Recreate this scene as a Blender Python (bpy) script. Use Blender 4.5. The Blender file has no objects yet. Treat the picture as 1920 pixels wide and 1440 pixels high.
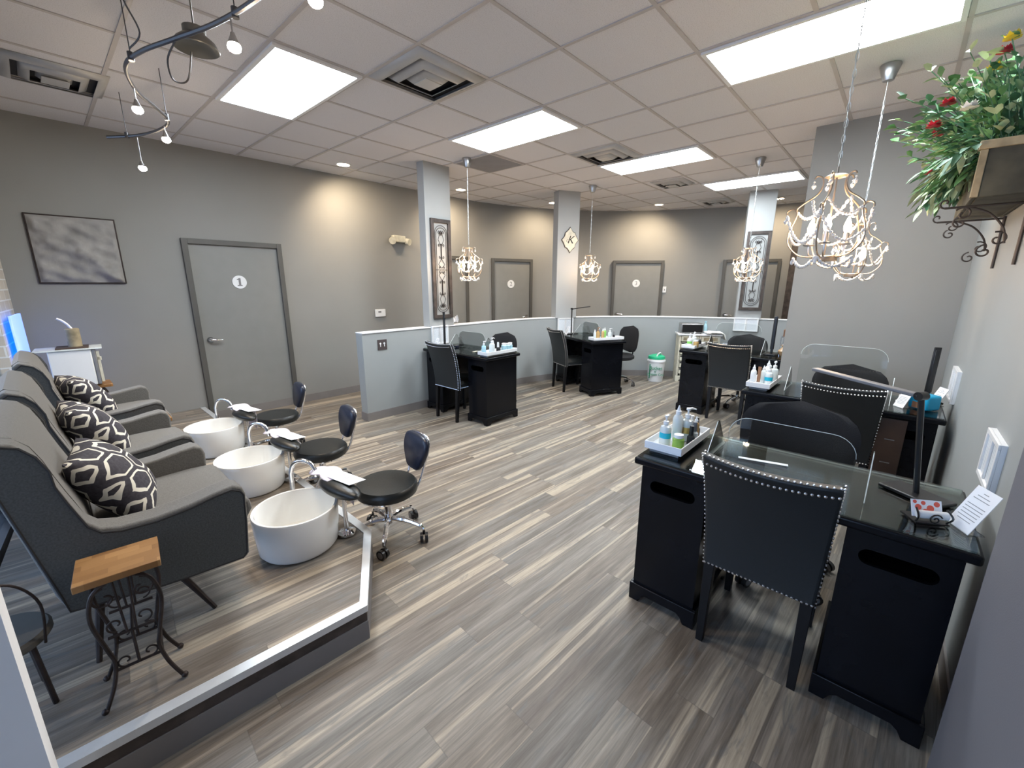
import bpy, bmesh, math, random
from math import sin, cos, pi, radians as R
from mathutils import Vector, Matrix
random.seed(7)
scene = bpy.context.scene
col = scene.collection

# ------------------------------------------------------------------ materials
class NT:
    def __init__(s, name):
        s.m = bpy.data.materials.new(name); s.m.use_nodes = True
        s.t = s.m.node_tree; s.n = s.t.nodes; s.l = s.t.links
        s.b = s.n['Principled BSDF']; s.out = s.n['Material Output']
    def node(s, t, **k):
        x = s.n.new(t)
        for a, v in k.items(): setattr(x, a, v)
        return x
    def put(s, sock, v):
        if isinstance(v, bpy.types.NodeSocket): s.l.new(v, sock)
        elif v is not None: sock.default_value = v
    def math(s, op, a, b=None, c=None, clamp=False):
        x = s.node('ShaderNodeMath', operation=op, use_clamp=clamp)
        for i, v in enumerate((a, b, c)): s.put(x.inputs[i], v)
        return x.outputs[0]
    def vec(s, op, a, b=None):
        x = s.node('ShaderNodeVectorMath', operation=op)
        s.put(x.inputs[0], a)
        if b is not None: s.put(x.inputs[1], b)
        return x.outputs['Value'] if op in ('DOT_PRODUCT', 'LENGTH') else x.outputs[0]
    def xyz(s, v):
        x = s.node('ShaderNodeSeparateXYZ'); s.put(x.inputs[0], v); return x.outputs
    def comb(s, a, b, c=0.0):
        x = s.node('ShaderNodeCombineXYZ')
        for i, v in enumerate((a, b, c)): s.put(x.inputs[i], v)
        return x.outputs[0]
    def obj(s): return s.node('ShaderNodeTexCoord').outputs['Object']
    def noise(s, vec, scale, detail=3, rough=.5, dist=0):
        x = s.node('ShaderNodeTexNoise'); s.put(x.inputs['Vector'], vec)
        x.inputs['Scale'].default_value = scale; x.inputs['Detail'].default_value = detail
        x.inputs['Roughness'].default_value = rough; x.inputs['Distortion'].default_value = dist
        return x.outputs['Fac']
    def ramp(s, f, stops):
        x = s.node('ShaderNodeValToRGB'); s.put(x.inputs[0], f); e = x.color_ramp.elements
        while len(e) < len(stops): e.new(.5)
        for k, (p, c) in zip(e, stops): k.position = p; k.color = (*c, 1) if len(c) == 3 else c
        return x.outputs[0]
    def mix(s, f, a, b, mode='MIX'):
        x = s.node('ShaderNodeMix', data_type='RGBA', blend_type=mode)
        s.put(x.inputs[0], f)
        for i, v in ((6, a), (7, b)): s.put(x.inputs[i], (*v, 1) if isinstance(v, tuple) and len(v) == 3 else v)
        return x.outputs[2]
    def bump(s, h, strength=.3, dist=.01):
        x = s.node('ShaderNodeBump'); x.inputs['Strength'].default_value = strength
        x.inputs['Distance'].default_value = dist; s.put(x.inputs['Height'], h)
        s.l.new(x.outputs[0], s.b.inputs['Normal'])

def mat(name, c, rough=.5, metal=0., var=.06, sc=6., bump=0., bsc=60., coat=0., trans=0., spec=.5, alpha=1., sheen=0.):
    s = NT(name); o = s.obj(); n = s.noise(o, sc, 3)
    lo = tuple(max(0, x * (1 - var)) for x in c); hi = tuple(min(1, x * (1 + var)) for x in c)
    s.put(s.b.inputs['Base Color'], s.ramp(n, [(.3, lo), (.7, hi)]))
    s.b.inputs['Roughness'].default_value = rough; s.b.inputs['Metallic'].default_value = metal
    s.b.inputs['Coat Weight'].default_value = coat; s.b.inputs['Transmission Weight'].default_value = trans
    s.b.inputs['Specular IOR Level'].default_value = spec; s.b.inputs['Alpha'].default_value = alpha
    s.b.inputs['Sheen Weight'].default_value = sheen
    if bump: s.bump(s.noise(o, bsc, 4), bump, .004)
    return s.m
def glow(name, c, st, dark=(.8, .8, .8)):
    s = NT(name); s.put(s.b.inputs['Base Color'], (*dark, 1))
    n = s.noise(s.obj(), 3.); s.put(s.b.inputs['Emission Color'], s.ramp(n, [(0, c), (1, c)]))
    s.b.inputs['Emission Strength'].default_value = st; return s.m
def glass(name, tint=(.95, .98, .97), rough=.0, face=.06):
    s = NT(name); tr = s.node('ShaderNodeBsdfTransparent'); tr.inputs[0].default_value = (*tint, 1)
    gl = s.node('ShaderNodeBsdfGlossy'); gl.inputs['Roughness'].default_value = rough + .02
    fr = s.node('ShaderNodeFresnel'); fr.inputs[0].default_value = 1.45
    f = s.math('ADD', s.math('MULTIPLY', fr.outputs[0], .8), s.math('MULTIPLY', s.noise(s.obj(), 4), face * .5))
    mx = s.node('ShaderNodeMixShader'); s.l.new(f, mx.inputs[0]); s.l.new(tr.outputs[0], mx.inputs[1]); s.l.new(gl.outputs[0], mx.inputs[2])
    s.l.new(mx.outputs[0], s.out.inputs[0]); return s.m

def floor_mat(name, ang):
    s = NT(name); o = s.obj(); p = s.xyz(o); ca, sa = cos(ang), sin(ang)
    u = s.math('ADD', s.math('MULTIPLY', p[0], ca), s.math('MULTIPLY', p[1], sa))
    v = s.math('SUBTRACT', s.math('MULTIPLY', p[1], ca), s.math('MULTIPLY', p[0], sa))
    vw = s.math('DIVIDE', v, .148); row = s.math('FLOOR', vw)
    wn = s.node('ShaderNodeTexWhiteNoise', noise_dimensions='1D'); s.put(wn.inputs['W'], row)
    ul = s.math('ADD', s.math('DIVIDE', u, 1.22), s.math('MULTIPLY', wn.outputs[0], 5.3)); cl = s.math('FLOOR', ul)
    w2 = s.node('ShaderNodeTexWhiteNoise', noise_dimensions='2D'); s.put(w2.inputs['Vector'], s.comb(row, cl)); idv = w2.outputs[0]
    off = s.math('MULTIPLY', idv, 57.)
    g1 = s.noise(s.comb(s.math('MULTIPLY', u, .9), s.math('ADD', s.math('MULTIPLY', v, 11.), off), off), 1.5, 6, .62, .55)
    g2 = s.noise(s.comb(s.math('MULTIPLY', u, .32), s.math('ADD', s.math('MULTIPLY', v, 13.), off), s.math('ADD', off, 9.)), 1.25, 3, .5, .35)
    g3 = s.noise(s.comb(s.math('MULTIPLY', u, 1.7), s.math('ADD', s.math('MULTIPLY', v, 42.), off), off), 3.2, 5, .6, .3)
    g4 = s.noise(s.comb(s.math('MULTIPLY', u, 1.4), s.math('MULTIPLY', v, 4.5), off), 2.2, 4, .6, 1.6)
    base = s.ramp(idv, [(0, (.205, .168, .134)), (.3, (.275, .235, .192)), (.55, (.235, .218, .195)), (.8, (.295, .257, .212)), (1, (.225, .192, .160))])
    c = s.mix(s.ramp(g1, [(.38, (0, 0, 0)), (.62, (1, 1, 1))]), base, s.mix(1., base, (.56, .53, .50), 'MULTIPLY'))
    c = s.mix(s.ramp(g2, [(.55, (0, 0, 0)), (.61, (.8, .8, .8))]), c, (.47, .395, .30))
    c = s.mix(s.ramp(g2, [(.30, (.45, .45, .45)), (.42, (0, 0, 0))]), c, (.125, .10, .085))
    c = s.mix(s.ramp(g4, [(.56, (0, 0, 0)), (.68, (.6, .6, .6))]), c, (.165, .165, .16))
    c = s.mix(.7, c, s.mix(1., c, s.ramp(g3, [(.3, (.55, .54, .53)), (.7, (1.2, 1.2, 1.2))]), 'MULTIPLY'))
    fv = s.math('ABSOLUTE', s.math('SUBTRACT', s.math('FRACT', vw), .5)); fu = s.math('ABSOLUTE', s.math('SUBTRACT', s.math('FRACT', ul), .5))
    gap = s.math('MAXIMUM', s.math('GREATER_THAN', fv, .4885), s.math('GREATER_THAN', fu, .4985))
    c = s.mix(s.math('MULTIPLY', gap, .38), c, (.08, .07, .06))
    s.put(s.b.inputs['Base Color'], c)
    s.put(s.b.inputs['Roughness'], s.math('ADD', .42, s.math('MULTIPLY', g3, .16)))
    s.bump(s.math('SUBTRACT', g3, gap), .12, .002); return s.m

def hex_mat():
    s = NT('hexagon_cushion_fabric'); p = s.xyz(s.obj())
    q = s.comb(s.math('ADD', s.math('MULTIPLY', p[0], 9.4), 50.), s.math('ADD', s.math('MULTIPLY', p[1], 7.0), 50.), 0.)
    wob = s.node('ShaderNodeTexNoise'); wob.inputs['Scale'].default_value = 9.; s.put(wob.inputs['Vector'], s.obj())
    q = s.vec('ADD', q, s.vec('MULTIPLY', s.vec('SUBTRACT', wob.outputs['Color'], (.5, .5, .5)), (.35, .35, 0)))
    r = (1., 1.732, 1.); h = (.5, .866, 0.)
    a = s.vec('SUBTRACT', s.vec('MODULO', q, r), h); b = s.vec('SUBTRACT', s.vec('MODULO', s.vec('SUBTRACT', q, h), r), h)
    mm = (1., 1., 0.); a = s.vec('MULTIPLY', a, mm); b = s.vec('MULTIPLY', b, mm)
    less = s.math('LESS_THAN', s.vec('DOT_PRODUCT', a, a), s.vec('DOT_PRODUCT', b, b))
    mx = s.node('ShaderNodeMix', data_type='VECTOR'); s.put(mx.inputs[0], less); s.put(mx.inputs[4], b); s.put(mx.inputs[5], a)
    g = s.vec('ABSOLUTE', mx.outputs[1]); d = s.math('MAXIMUM', s.vec('DOT_PRODUCT', g, (.5, .866, 0)), s.xyz(g)[0])
    ring = s.math('MULTIPLY', s.math('GREATER_THAN', d, .335), s.math('LESS_THAN', d, .415))
    n = s.noise(s.obj(), 90., 2)
    dark = s.ramp(n, [(.3, (.028, .026, .036)), (.7, (.05, .047, .06))]); s.put(s.b.inputs['Base Color'], s.mix(ring, dark, (.72, .70, .62)))
    s.b.inputs['Roughness'].default_value = .85; s.bump(n, .2, .002); return s.m

def ceiling_mat():
    s = NT('ceiling_tile_speckled'); o = s.obj(); n = s.noise(o, 190., 2, .7); n2 = s.noise(o, .8, 2)
    c = s.mix(s.ramp(n, [(.52, (0, 0, 0)), (.66, (1, 1, 1))]), (.74, .73, .75), (.56, .55, .57))
    c = s.mix(.12, c, s.ramp(n2, [(.3, (.64, .62, .63)), (.7, (.78, .77, .79))]))
    s.put(s.b.inputs['Base Color'], c); s.b.inputs['Roughness'].default_value = .95; s.bump(n, .35, .003); return s.m
def brick_mat():
    s = NT('pale_painted_brick'); p = s.xyz(s.obj()); b = s.node('ShaderNodeTexBrick')
    s.put(b.inputs['Vector'], s.comb(s.math('ADD', p[0], p[1]), p[2])); b.inputs['Scale'].default_value = 1.
    b.inputs['Brick Width'].default_value = .22; b.inputs['Row Height'].default_value = .085; b.inputs['Mortar Size'].default_value = .006
    b.inputs['Color1'].default_value = (.62, .56, .47, 1); b.inputs['Color2'].default_value = (.52, .48, .42, 1); b.inputs['Mortar'].default_value = (.75, .75, .73, 1)
    s.put(s.b.inputs['Base Color'], b.outputs[0]); s.b.inputs['Roughness'].default_value = .9; s.bump(b.outputs[1], .5, .004); return s.m
def butcher_mat():
    s = NT('butcher_block_wood'); p = s.xyz(s.obj()); st = s.math('FLOOR', s.math('DIVIDE', p[1], .034))
    w = s.node('ShaderNodeTexWhiteNoise', noise_dimensions='2D'); s.put(w.inputs['Vector'], s.comb(st, s.math('FLOOR', s.math('ADD', s.math('DIVIDE', p[0], .09), s.math('MULTIPLY', st, .37)))))
    g = s.noise(s.comb(s.math('MULTIPLY', p[0], 4.), s.math('MULTIPLY', p[1], 50.), w.outputs[0]), 4., 4)
    c = s.ramp(w.outputs[0], [(0, (.17, .08, .026)), (.5, (.27, .14, .048)), (1, (.38, .21, .08))])
    s.put(s.b.inputs['Base Color'], s.mix(s.math('MULTIPLY', g, .6), c, (.24, .11, .035))); s.b.inputs['Roughness'].default_value = .45; return s.m
def mesh_frame_mat():
    s = NT('printed_certificate_paper'); p = s.xyz(s.obj())
    l = s.math('GREATER_THAN', s.math('FRACT', s.math('MULTIPLY', p[2], 70.)), .6)
    n = s.math('GREATER_THAN', s.noise(s.obj(), 120., 1), .5)
    s.put(s.b.inputs['Base Color'], s.mix(s.math('MULTIPLY', s.math('MULTIPLY', l, n), .45), (.72, .76, .80), (.40, .44, .50))); s.b.inputs['Roughness'].default_value = .35; return s.m

M = {}
M['floor'] = floor_mat('vinyl_plank_floor', R(-3.3)); M['platfloor'] = floor_mat('vinyl_plank_platform', R(-4.5))
M['wall'] = mat('grey_wall_paint', (.262, .258, .246), .72, var=.03, sc=2, bump=.12, bsc=220)
M['wall_cool'] = mat('cool_grey_wall_paint', (.315, .335, .335), .68, var=.03, sc=2, bump=.1, bsc=220)
M['wall_lav'] = mat('lavender_grey_wall_paint', (.15, .15, .175), .7, var=.03, sc=2, bump=.1, bsc=220)  # dim bluish daylight on the near right wall painted into its grey
M['column'] = mat('light_grey_column_paint', (.35, .36, .355), .7, var=.03, sc=2, bump=.1, bsc=220)  # lighter than the walls: light on the column faces put into the colour
M['base'] = mat('grey_vinyl_baseboard', (.20, .185, .18), .45)
M['door'] = mat('grey_door_paint', (.225, .225, .215), .5, var=.03); M['dframe'] = mat('dark_grey_frame_paint', (.085, .082, .075), .45)
M['ceil'] = ceiling_mat(); M['tbar'] = mat('ceiling_grid_metal', (.50, .47, .46), .5)
M['panel'] = glow('fluorescent_diffuser', (.86, .94, 1.), 11.5); M['white'] = mat('white_plastic', (.78, .79, .80), .4, var=.02)
M['ventm'] = mat('painted_vent_metal', (.50, .50, .50), .45, .2); M['dark'] = mat('dark_void', (.02, .02, .022), .9); M['ventg'] = mat('grey_return_grille', (.24, .235, .25), .6)
M['ceramic'] = mat('white_ceramic', (.86, .87, .86), .12, var=.01, coat=.4); M['chrome'] = mat('polished_chrome', (.86, .86, .88), .07, 1., var=.02)
M['brushed'] = mat('brushed_nickel', (.46, .46, .46), .32, 1.); M['alu'] = mat('aluminium_nosing', (.74, .77, .80), .38, .55, var=.03, sc=30)
M['leather'] = mat('black_leather', (.010, .0115, .0115), .34, bump=.15, bsc=160); M['navy'] = mat('navy_black_vinyl', (.012, .017, .034), .3, bump=.08, bsc=120)
M['leath2'] = mat('dark_bonded_leather', (.0105, .0135, .0155), .5, bump=.15, bsc=200); M['blkfab'] = mat('black_mesh_fabric', (.009, .009, .011), .8, bump=.4, bsc=350)
M['lacq'] = mat('black_lacquer', (.0045, .005, .007), .25, coat=0., var=.2, spec=.2); M['lacq2'] = mat('black_wood_leg', (.005, .005, .006), .4, spec=.3)
M['desk_blue'] = mat('blue_black_lacquer', (.009, .013, .026), .3, coat=.2, var=.2)
M['dtop'] = glass('desk_glass', (.80, .88, .86), .0, .10); M['acryl'] = glass('clear_acrylic', (.97, .985, .98), .0, .05)
M['acedge'] = mat('acrylic_edge', (.80, .86, .84), .15, alpha=1.); M['winglass'] = glass('window_glass', (.86, .92, .97), .0, .03)
M['fab'] = mat('heather_grey_fabric', (.118, .116, .111), .95, var=.2, sc=160, bump=.4, bsc=300, sheen=.3)
M['fabd'] = mat('charcoal_fabric', (.060, .066, .068), .95, var=.25, sc=160, bump=.4, bsc=300, sheen=.2); M['pipe'] = mat('black_piping', (.012, .012, .014), .6)
M['hex'] = hex_mat(); M['wood'] = butcher_mat(); M['iron'] = mat('dark_wrought_iron', (.035, .026, .024), .5, .6, var=.4, sc=20)
M['iron2'] = mat('brown_wrought_iron', (.075, .062, .055), .5, .5, var=.3); M['fwood'] = mat('dark_brown_wood', (.055, .042, .036), .55, var=.5, sc=12, bump=.3)
M['chainm'] = mat('pale_silver_chain', (.62, .64, .64), .35, .7)
M['bronzed'] = mat('aged_bronze_shade', (.20, .19, .17), .35, .85)
M['bronze'] = mat('bronze_rail', (.10, .10, .105), .4, .8); M['chandm'] = mat('antique_cream_metal', (.30, .25, .20), .38, .6)
M['crystal'] = mat('crystal_bead', (.97, .92, .86), .12, trans=.15, coat=.5, var=.02); M['bulb'] = glow('warm_candle_bulb', (1., .66, .38), 42.)
M['spotm'] = glow('warm_spot_lens', (1., .74, .50), 26.); M['halo'] = glow('warm_halogen_bulb', (1., .80, .58), 60.)
M['silver'] = mat('nailhead_silver', (.86, .87, .88), .25, 1.); M['cream'] = mat('distressed_cream_paint', (.60, .57, .46), .55, var=.15, sc=14)
M['art'] = mat('rough_plaster', (.30, .29, .28), .9, var=.16, sc=9, bump=.6, bsc=22); M['brick'] = brick_mat(); M['paper'] = mat('white_paper', (.84, .85, .88), .6, var=.01)
M['print'] = mat('grey_print', (.25, .26, .28), .6); M['cert'] = mesh_frame_mat(); M['green'] = mat('green_plastic', (.02, .42, .20), .35); M['dgreen'] = mat('green_print', (.01, .26, .12), .4)
M['lime'] = mat('lime_label', (.26, .44, .07), .4); M['lime2'] = mat('bright_green_label', (.25, .62, .14), .4); M['cyan'] = mat('cyan_label', (.01, .42, .58), .4)
M['clear'] = mat('translucent_bottle', (.80, .86, .86), .18, trans=.25, var=.02); M['blueliq'] = mat('pale_blue_liquid', (.45, .72, .82), .15, trans=.2)
M['amber'] = mat('amber_liquid', (.62, .40, .16), .2, trans=.2); M['black'] = mat('black_plastic', (.012, .012, .013), .3); M['gold'] = mat('gold_print', (.62, .42, .14), .3, .5)
M['towel'] = mat('white_towel', (.80, .78, .74), .95, bump=.5, bsc=150); M['pinkcloth'] = mat('lilac_floral_cloth', (.70, .64, .72), .9, var=.3, sc=22)
M['leafg'] = mat('green_leaf', (.12, .27, .10), .5, var=.5, sc=9); M['leafd'] = mat('dark_green_leaf', (.055, .15, .075), .5, var=.5, sc=9); M['leafp'] = mat('pale_leaf', (.38, .47, .27), .5, var=.4, sc=9)
M['rose'] = mat('rose_petal', (.48, .035, .06), .6, var=.3, sc=20); M['yelf'] = mat('yellow_petal', (.68, .52, .05), .6); M['wfl'] = mat('white_petal', (.72, .70, .66), .6)
M['rustic'] = mat('weathered_olive_wood', (.062, .060, .042), .7, var=.5, sc=7, bump=.3); M['rustic2'] = mat('worn_pale_wood', (.30, .25, .16), .7, var=.4, sc=12)
M['post'] = mat('white_post_paint', (.86, .86, .87), .6, var=.02); M['steel'] = mat('window_frame_metal', (.07, .075, .085), .4, .5); M['led'] = glow('blue_led_face', (.0, .16, 1.), .6)
M['asph'] = mat('pavement', (.12, .12, .125), .9, bump=.3); M['grout'] = mat('grey_seat_pad', (.10, .098, .09), .9); M['brown'] = mat('brown_cardboard', (.30, .15, .08), .6)
M['vase'] = mat('tan_ceramic', (.42, .26, .13), .3); M['red'] = mat('red_print', (.75, .12, .08), .4); M['pink'] = mat('pink_print', (.80, .45, .50), .4); M['teal'] = mat('blue_plastic', (.01, .36, .60), .3)
M['grey'] = mat('mid_grey_plastic', (.20, .20, .21), .4); M['brownwood'] = mat('dark_brown_drawer', (.045, .026, .018), .45, var=.3); M['outlet'] = mat('brown_switch_plate', (.07, .055, .055), .4)

# ------------------------------------------------------------------ mesh helpers
class MB:
    def __init__(s): s.bm = bmesh.new()
    def _v(s, pts, T): return [s.bm.verts.new(T @ Vector(p) if T else p) for p in pts]
    def box(s, x0, x1, y0, y1, z0, z1, T=None):
        v = s._v([(x, y, z) for x in (x0, x1) for y in (y0, y1) for z in (z0, z1)], T)
        for f in ((0, 1, 3, 2), (4, 6, 7, 5), (0, 4, 5, 1), (2, 3, 7, 6), (0, 2, 6, 4), (1, 5, 7, 3)): s.bm.faces.new([v[i] for i in f])
        return s
    def prism(s, poly, a0, a1, ax='z', T=None):
        def P(p, a): return {'z': (p[0], p[1], a), 'y': (p[0], a, p[1]), 'x': (a, p[0], p[1])}[ax]
        A = s._v([P(p, a0) for p in poly], T); B = s._v([P(p, a1) for p in poly], T); n = len(poly)
        s.bm.faces.new(A); s.bm.faces.new(B[::-1])
        for i in range(n): s.bm.faces.new([A[i], B[i], B[(i + 1) % n], A[(i + 1) % n]])
        return s
    def lathe(s, prof, c=(0, 0, 0), n=24, T=None, sx=1, sy=1, cap=True):
        rings = []
        for r, z in prof:
            rings.append(s._v([(c[0] + r * cos(2 * pi * k / n) * sx, c[1] + r * sin(2 * pi * k / n) * sy, c[2] + z) for k in range(n)], T))
        for a, b in zip(rings, rings[1:]):
            for k in range(n): s.bm.faces.new([a[k], a[(k + 1) % n], b[(k + 1) % n], b[k]])
        if cap:
            if prof[0][0] > 1e-5: s.bm.faces.new(rings[0][::-1])
            if prof[-1][0] > 1e-5: s.bm.faces.new(rings[-1])
        return s
    def tube(s, pts, r, n=8, closed=False, T=None, flat=None):
        pts = [Vector(p) for p in pts]; N = len(pts); rr = r if isinstance(r, (list, tuple)) else [r] * N
        rings = []; up = None
        for i in range(N):
            a = pts[(i - 1) % N] if (closed or i > 0) else pts[0]; b = pts[(i + 1) % N] if (closed or i < N - 1) else pts[-1]
            t = (b - a); t = t.normalized() if t.length > 1e-9 else Vector((0, 0, 1))
            if up is None: up = Vector((0, 0, 1)) if abs(t.z) < .9 else Vector((1, 0, 0))
            x = t.cross(up)
            if x.length < 1e-4: x = t.cross(Vector((0, 1, 0)))
            x.normalize(); y = x.cross(t).normalized(); up = y
            rings.append(s._v([pts[i] + x * cos(2 * pi * k / n) * rr[i] + y * sin(2 * pi * k / n) * rr[i] * (flat or 1) for k in range(n)], T))
        for i in range(N - (0 if closed else 1)):
            a, b = rings[i], rings[(i + 1) % N]
            for k in range(n): s.bm.faces.new([a[k], a[(k + 1) % n], b[(k + 1) % n], b[k]])
        if not closed: s.bm.faces.new(rings[0][::-1]); s.bm.faces.new(rings[-1])
        return s
    def cyl(s, p, q, r, r2=None, n=16, T=None): return s.tube([p, q], [r, r if r2 is None else r2], n, T=T)
    def sph(s, c, r, sc=(1, 1, 1), u=12, v=8, T=None):
        prof = [(max(1e-4, sin(pi * k / v)) * r, -cos(pi * k / v) * r * sc[2]) for k in range(v + 1)]
        return s.lathe(prof, c, u, T, sc[0], sc[1])
    def grid(s, f, nu, nv, T=None):
        g = [[s._v([f(i / nu, j / nv)], T)[0] for j in range(nv + 1)] for i in range(nu + 1)]
        for i in range(nu):
            for j in range(nv): s.bm.faces.new([g[i][j], g[i + 1][j], g[i + 1][j + 1], g[i][j + 1]])
        return s
    def build(s, name, m, parent=None, loc=(0, 0, 0), rot=(0, 0, 0), bevel=0, seg=2, sharp=38, fix=True, sub=0, solid=0):
        bm = s.bm
        if fix: bmesh.ops.recalc_face_normals(bm, faces=bm.faces)
        ca = R(sharp)
        for f in bm.faces: f.smooth = True
        for e in bm.edges:
            e.smooth = not (len(e.link_faces) == 2 and e.calc_face_angle(0) > ca)
        me = bpy.data.meshes.new(name); bm.to_mesh(me); bm.free()
        me.materials.append(M[m] if isinstance(m, str) else m)
        o = bpy.data.objects.new(name, me); col.objects.link(o); o.location = loc; o.rotation_euler = rot
        if parent: o.parent = parent
        if solid: d = o.modifiers.new('thickness', 'SOLIDIFY'); d.thickness = solid; d.offset = 0
        if bevel: d = o.modifiers.new('bevel', 'BEVEL'); d.width = bevel; d.segments = seg; d.limit_method = 'ANGLE'; d.angle_limit = R(40); d.harden_normals = False
        if sub: d = o.modifiers.new('sub', 'SUBSURF'); d.levels = sub; d.render_levels = sub
        return o
def tag(o, label=None, cat=None, group=None, kind=None):
    if label: o['label'] = label
    if cat: o['category'] = cat
    if group: o['group'] = group
    if kind: o['kind'] = kind
    return o
def thing(name, label, cat, loc=(0, 0, 0), rz=0, group=None):
    o = bpy.data.objects.new(name, None); col.objects.link(o); o.empty_display_size = .1
    o.location = loc; o.rotation_euler = (0, 0, rz); return tag(o, label, cat, group)
def struct(o): o['kind'] = 'structure'; return o
def kids(o): return [c for c in bpy.data.objects if c.parent == o]
def dup(o, loc=None, rz=None, label=None, parent=None, group=None):
    c = o.copy(); col.objects.link(c); c.parent = parent
    if loc is not None: c.location = loc
    if rz is not None: c.rotation_euler = (0, 0, rz)
    if label: c['label'] = label
    if group: c['group'] = group
    for k in kids(o): dup(k, parent=c)
    return c
def box(name, x0, x1, y0, y1, z0, z1, m, parent=None, bevel=0, **k): return MB().box(x0, x1, y0, y1, z0, z1).build(name, m, parent, bevel=bevel, **k)
def text(name, body, size, m, parent, loc, rot, ext=.0008, align='CENTER', shear=0):
    c = bpy.data.curves.new(name, 'FONT'); c.body = body; c.size = size; c.extrude = ext; c.align_x = align; c.align_y = 'CENTER'; c.shear = shear
    c.materials.append(M[m]); o = bpy.data.objects.new(name, c); col.objects.link(o); o.location = (0, 0, 0)
    dg = bpy.context.evaluated_depsgraph_get(); me = bpy.data.meshes.new_from_object(o.evaluated_get(dg)); bpy.data.objects.remove(o); bpy.data.curves.remove(c)
    me.materials.clear(); me.materials.append(M[m]); o = bpy.data.objects.new(name, me); col.objects.link(o)
    o.parent = parent; o.location = loc; o.rotation_euler = rot; return o
def smooth(pts, k=6, closed=False):
    P = [Vector(p) for p in pts]; n = len(P); out = []
    for i in range(n if closed else n - 1):
        g = (lambda j: P[j % n]) if closed else (lambda j: P[min(max(j, 0), n - 1)])
        a, b, c, d = g(i - 1), g(i), g(i + 1), g(i + 2)
        for q in range(k):
            t = q / k; out.append(.5 * ((2 * b) + (c - a) * t + (2 * a - 5 * b + 4 * c - d) * t * t + (3 * b - a - 3 * c + d) * t ** 3))
    if not closed: out.append(P[-1])
    return out
def spiral(c, r0, r1, a0, a1, n=18):
    return [(c[0] + (r0 + (r1 - r0) * i / n) * cos(a0 + (a1 - a0) * i / n), c[1] + (r0 + (r1 - r0) * i / n) * sin(a0 + (a1 - a0) * i / n)) for i in range(n + 1)]
def light(name, kind, loc, parent, energy, color, **k):
    d = bpy.data.lights.new(name, kind); d.energy = energy; d.color = color
    for a, v in k.items(): setattr(d, a, v)
    o = bpy.data.objects.new(name, d); col.objects.link(o); o.parent = parent; o.location = loc; return o

H = 3.0; RW = -1.555
# ------------------------------------------------------------------ setting: floor, ceiling, walls
struct(box('floor', -2.6, 9.2, -1.9, 5.4, -.08, 0, 'floor'))
struct(box('pavement', -9, -2.0, -9, 12, -.2, -.1, 'asph'))
ce = struct(box('ceiling', -2.6, 9.2, -1.9, 5.4, H, H + .08, 'ceil')); T = .61
g = MB()
for i in range(-4, 16): g.box(i * T - .012, i * T + .012, -1.85, 5.3, H - .006, H)
for j in range(-3, 9): g.box(-2.5, 9.1, j * T - .012, j * T + .012, H - .005, H)
g.build('ceiling_grid', 'tbar', ce)

def strip(name, path, z0, z1, th, m, parent=None, off=0., bevel=0):
    "wall along a path (room side on the right of travel), thickness to the left"
    P = [Vector((p[0], p[1])) for p in path]; N = []
    for i in range(len(P)):
        a = P[max(i - 1, 0)]; b = P[min(i + 1, len(P) - 1)]; t = (b - a).normalized(); N.append(Vector((-t.y, t.x)))
    A = [p + n * off for p, n in zip(P, N)]; B = [p + n * (off + th) for p, n in zip(P, N)]
    b_ = MB(); V = [[b_.bm.verts.new((q.x, q.y, z)) for z in (z0, z1)] for q in A]; W = [[b_.bm.verts.new((q.x, q.y, z)) for z in (z0, z1)] for q in B]
    for i in range(len(P) - 1):
        for f in ((V[i][0], V[i + 1][0], V[i + 1][1], V[i][1]), (W[i][0], W[i][1], W[i + 1][1], W[i + 1][0]),
                  (V[i][1], V[i + 1][1], W[i + 1][1], W[i][1]), (V[i][0], W[i][0], W[i + 1][0], V[i + 1][0])): b_.bm.faces.new(f)
    for q in (0, -1): b_.bm.faces.new((V[q][0], V[q][1], W[q][1], W[q][0]))
    return b_.build(name, m, parent, bevel=bevel, sharp=30)
LY = 4.67
back = [(-1.34, LY), (0.6, LY), (1.8, LY), (3.1, LY), (3.9, 4.665)] + [tuple(v[:2]) for v in smooth([(4.35, 4.65, 0), (4.9, 4.53, 0), (5.44, 4.34, 0), (5.9, 4.08, 0), (6.4, 3.72, 0), (7.08, 3.05, 0), (7.5, 2.3, 0), (7.86, 1.48, 0), (8.1, .8, 0), (8.22, .2, 0), (8.26, -.8, 0), (8.26, -1.7, 0)], 3)]
struct(strip('wall_back', back, 0, H, .12, 'wall'))
struct(strip('baseboard_back', back, 0, .1, -.008, 'base'))
hw = [(1.2, 3.26), (2.0, 3.25), (3.3, 3.235), (3.9, 3.2)] + [tuple(v[:2]) for v in smooth([(4.2, 3.13, 0), (4.6, 2.98, 0), (5.0, 2.76, 0), (5.4, 2.47, 0), (5.75, 2.12, 0), (6.05, 1.72, 0), (6.32, 1.26, 0), (6.55, .78, 0), (6.70, .30, 0), (6.75, -.2, 0), (6.75, -1.5, 0)], 3)]
h_ = struct(strip('wall_half', hw, 0, 1.035, .14, 'wall_cool')); strip('wall_cap', hw, 1.035, 1.045, .16, 'post', h_, off=-.01)
bb = strip('baseboard_half', hw, 0, .1, -.008, 'base'); struct(bb)
struct(box('baseboard_end', 1.192, 1.2, 3.252, 3.40, 0, .1, 'base'))
box('switch_plate', 1.385, 1.505, 3.25, 3.257, .83, .95, 'outlet', None); sp = bpy.data.objects['switch_plate']
tag(sp, 'dark brown square switch plate on the end of the low wall', 'switch plate')
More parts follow.
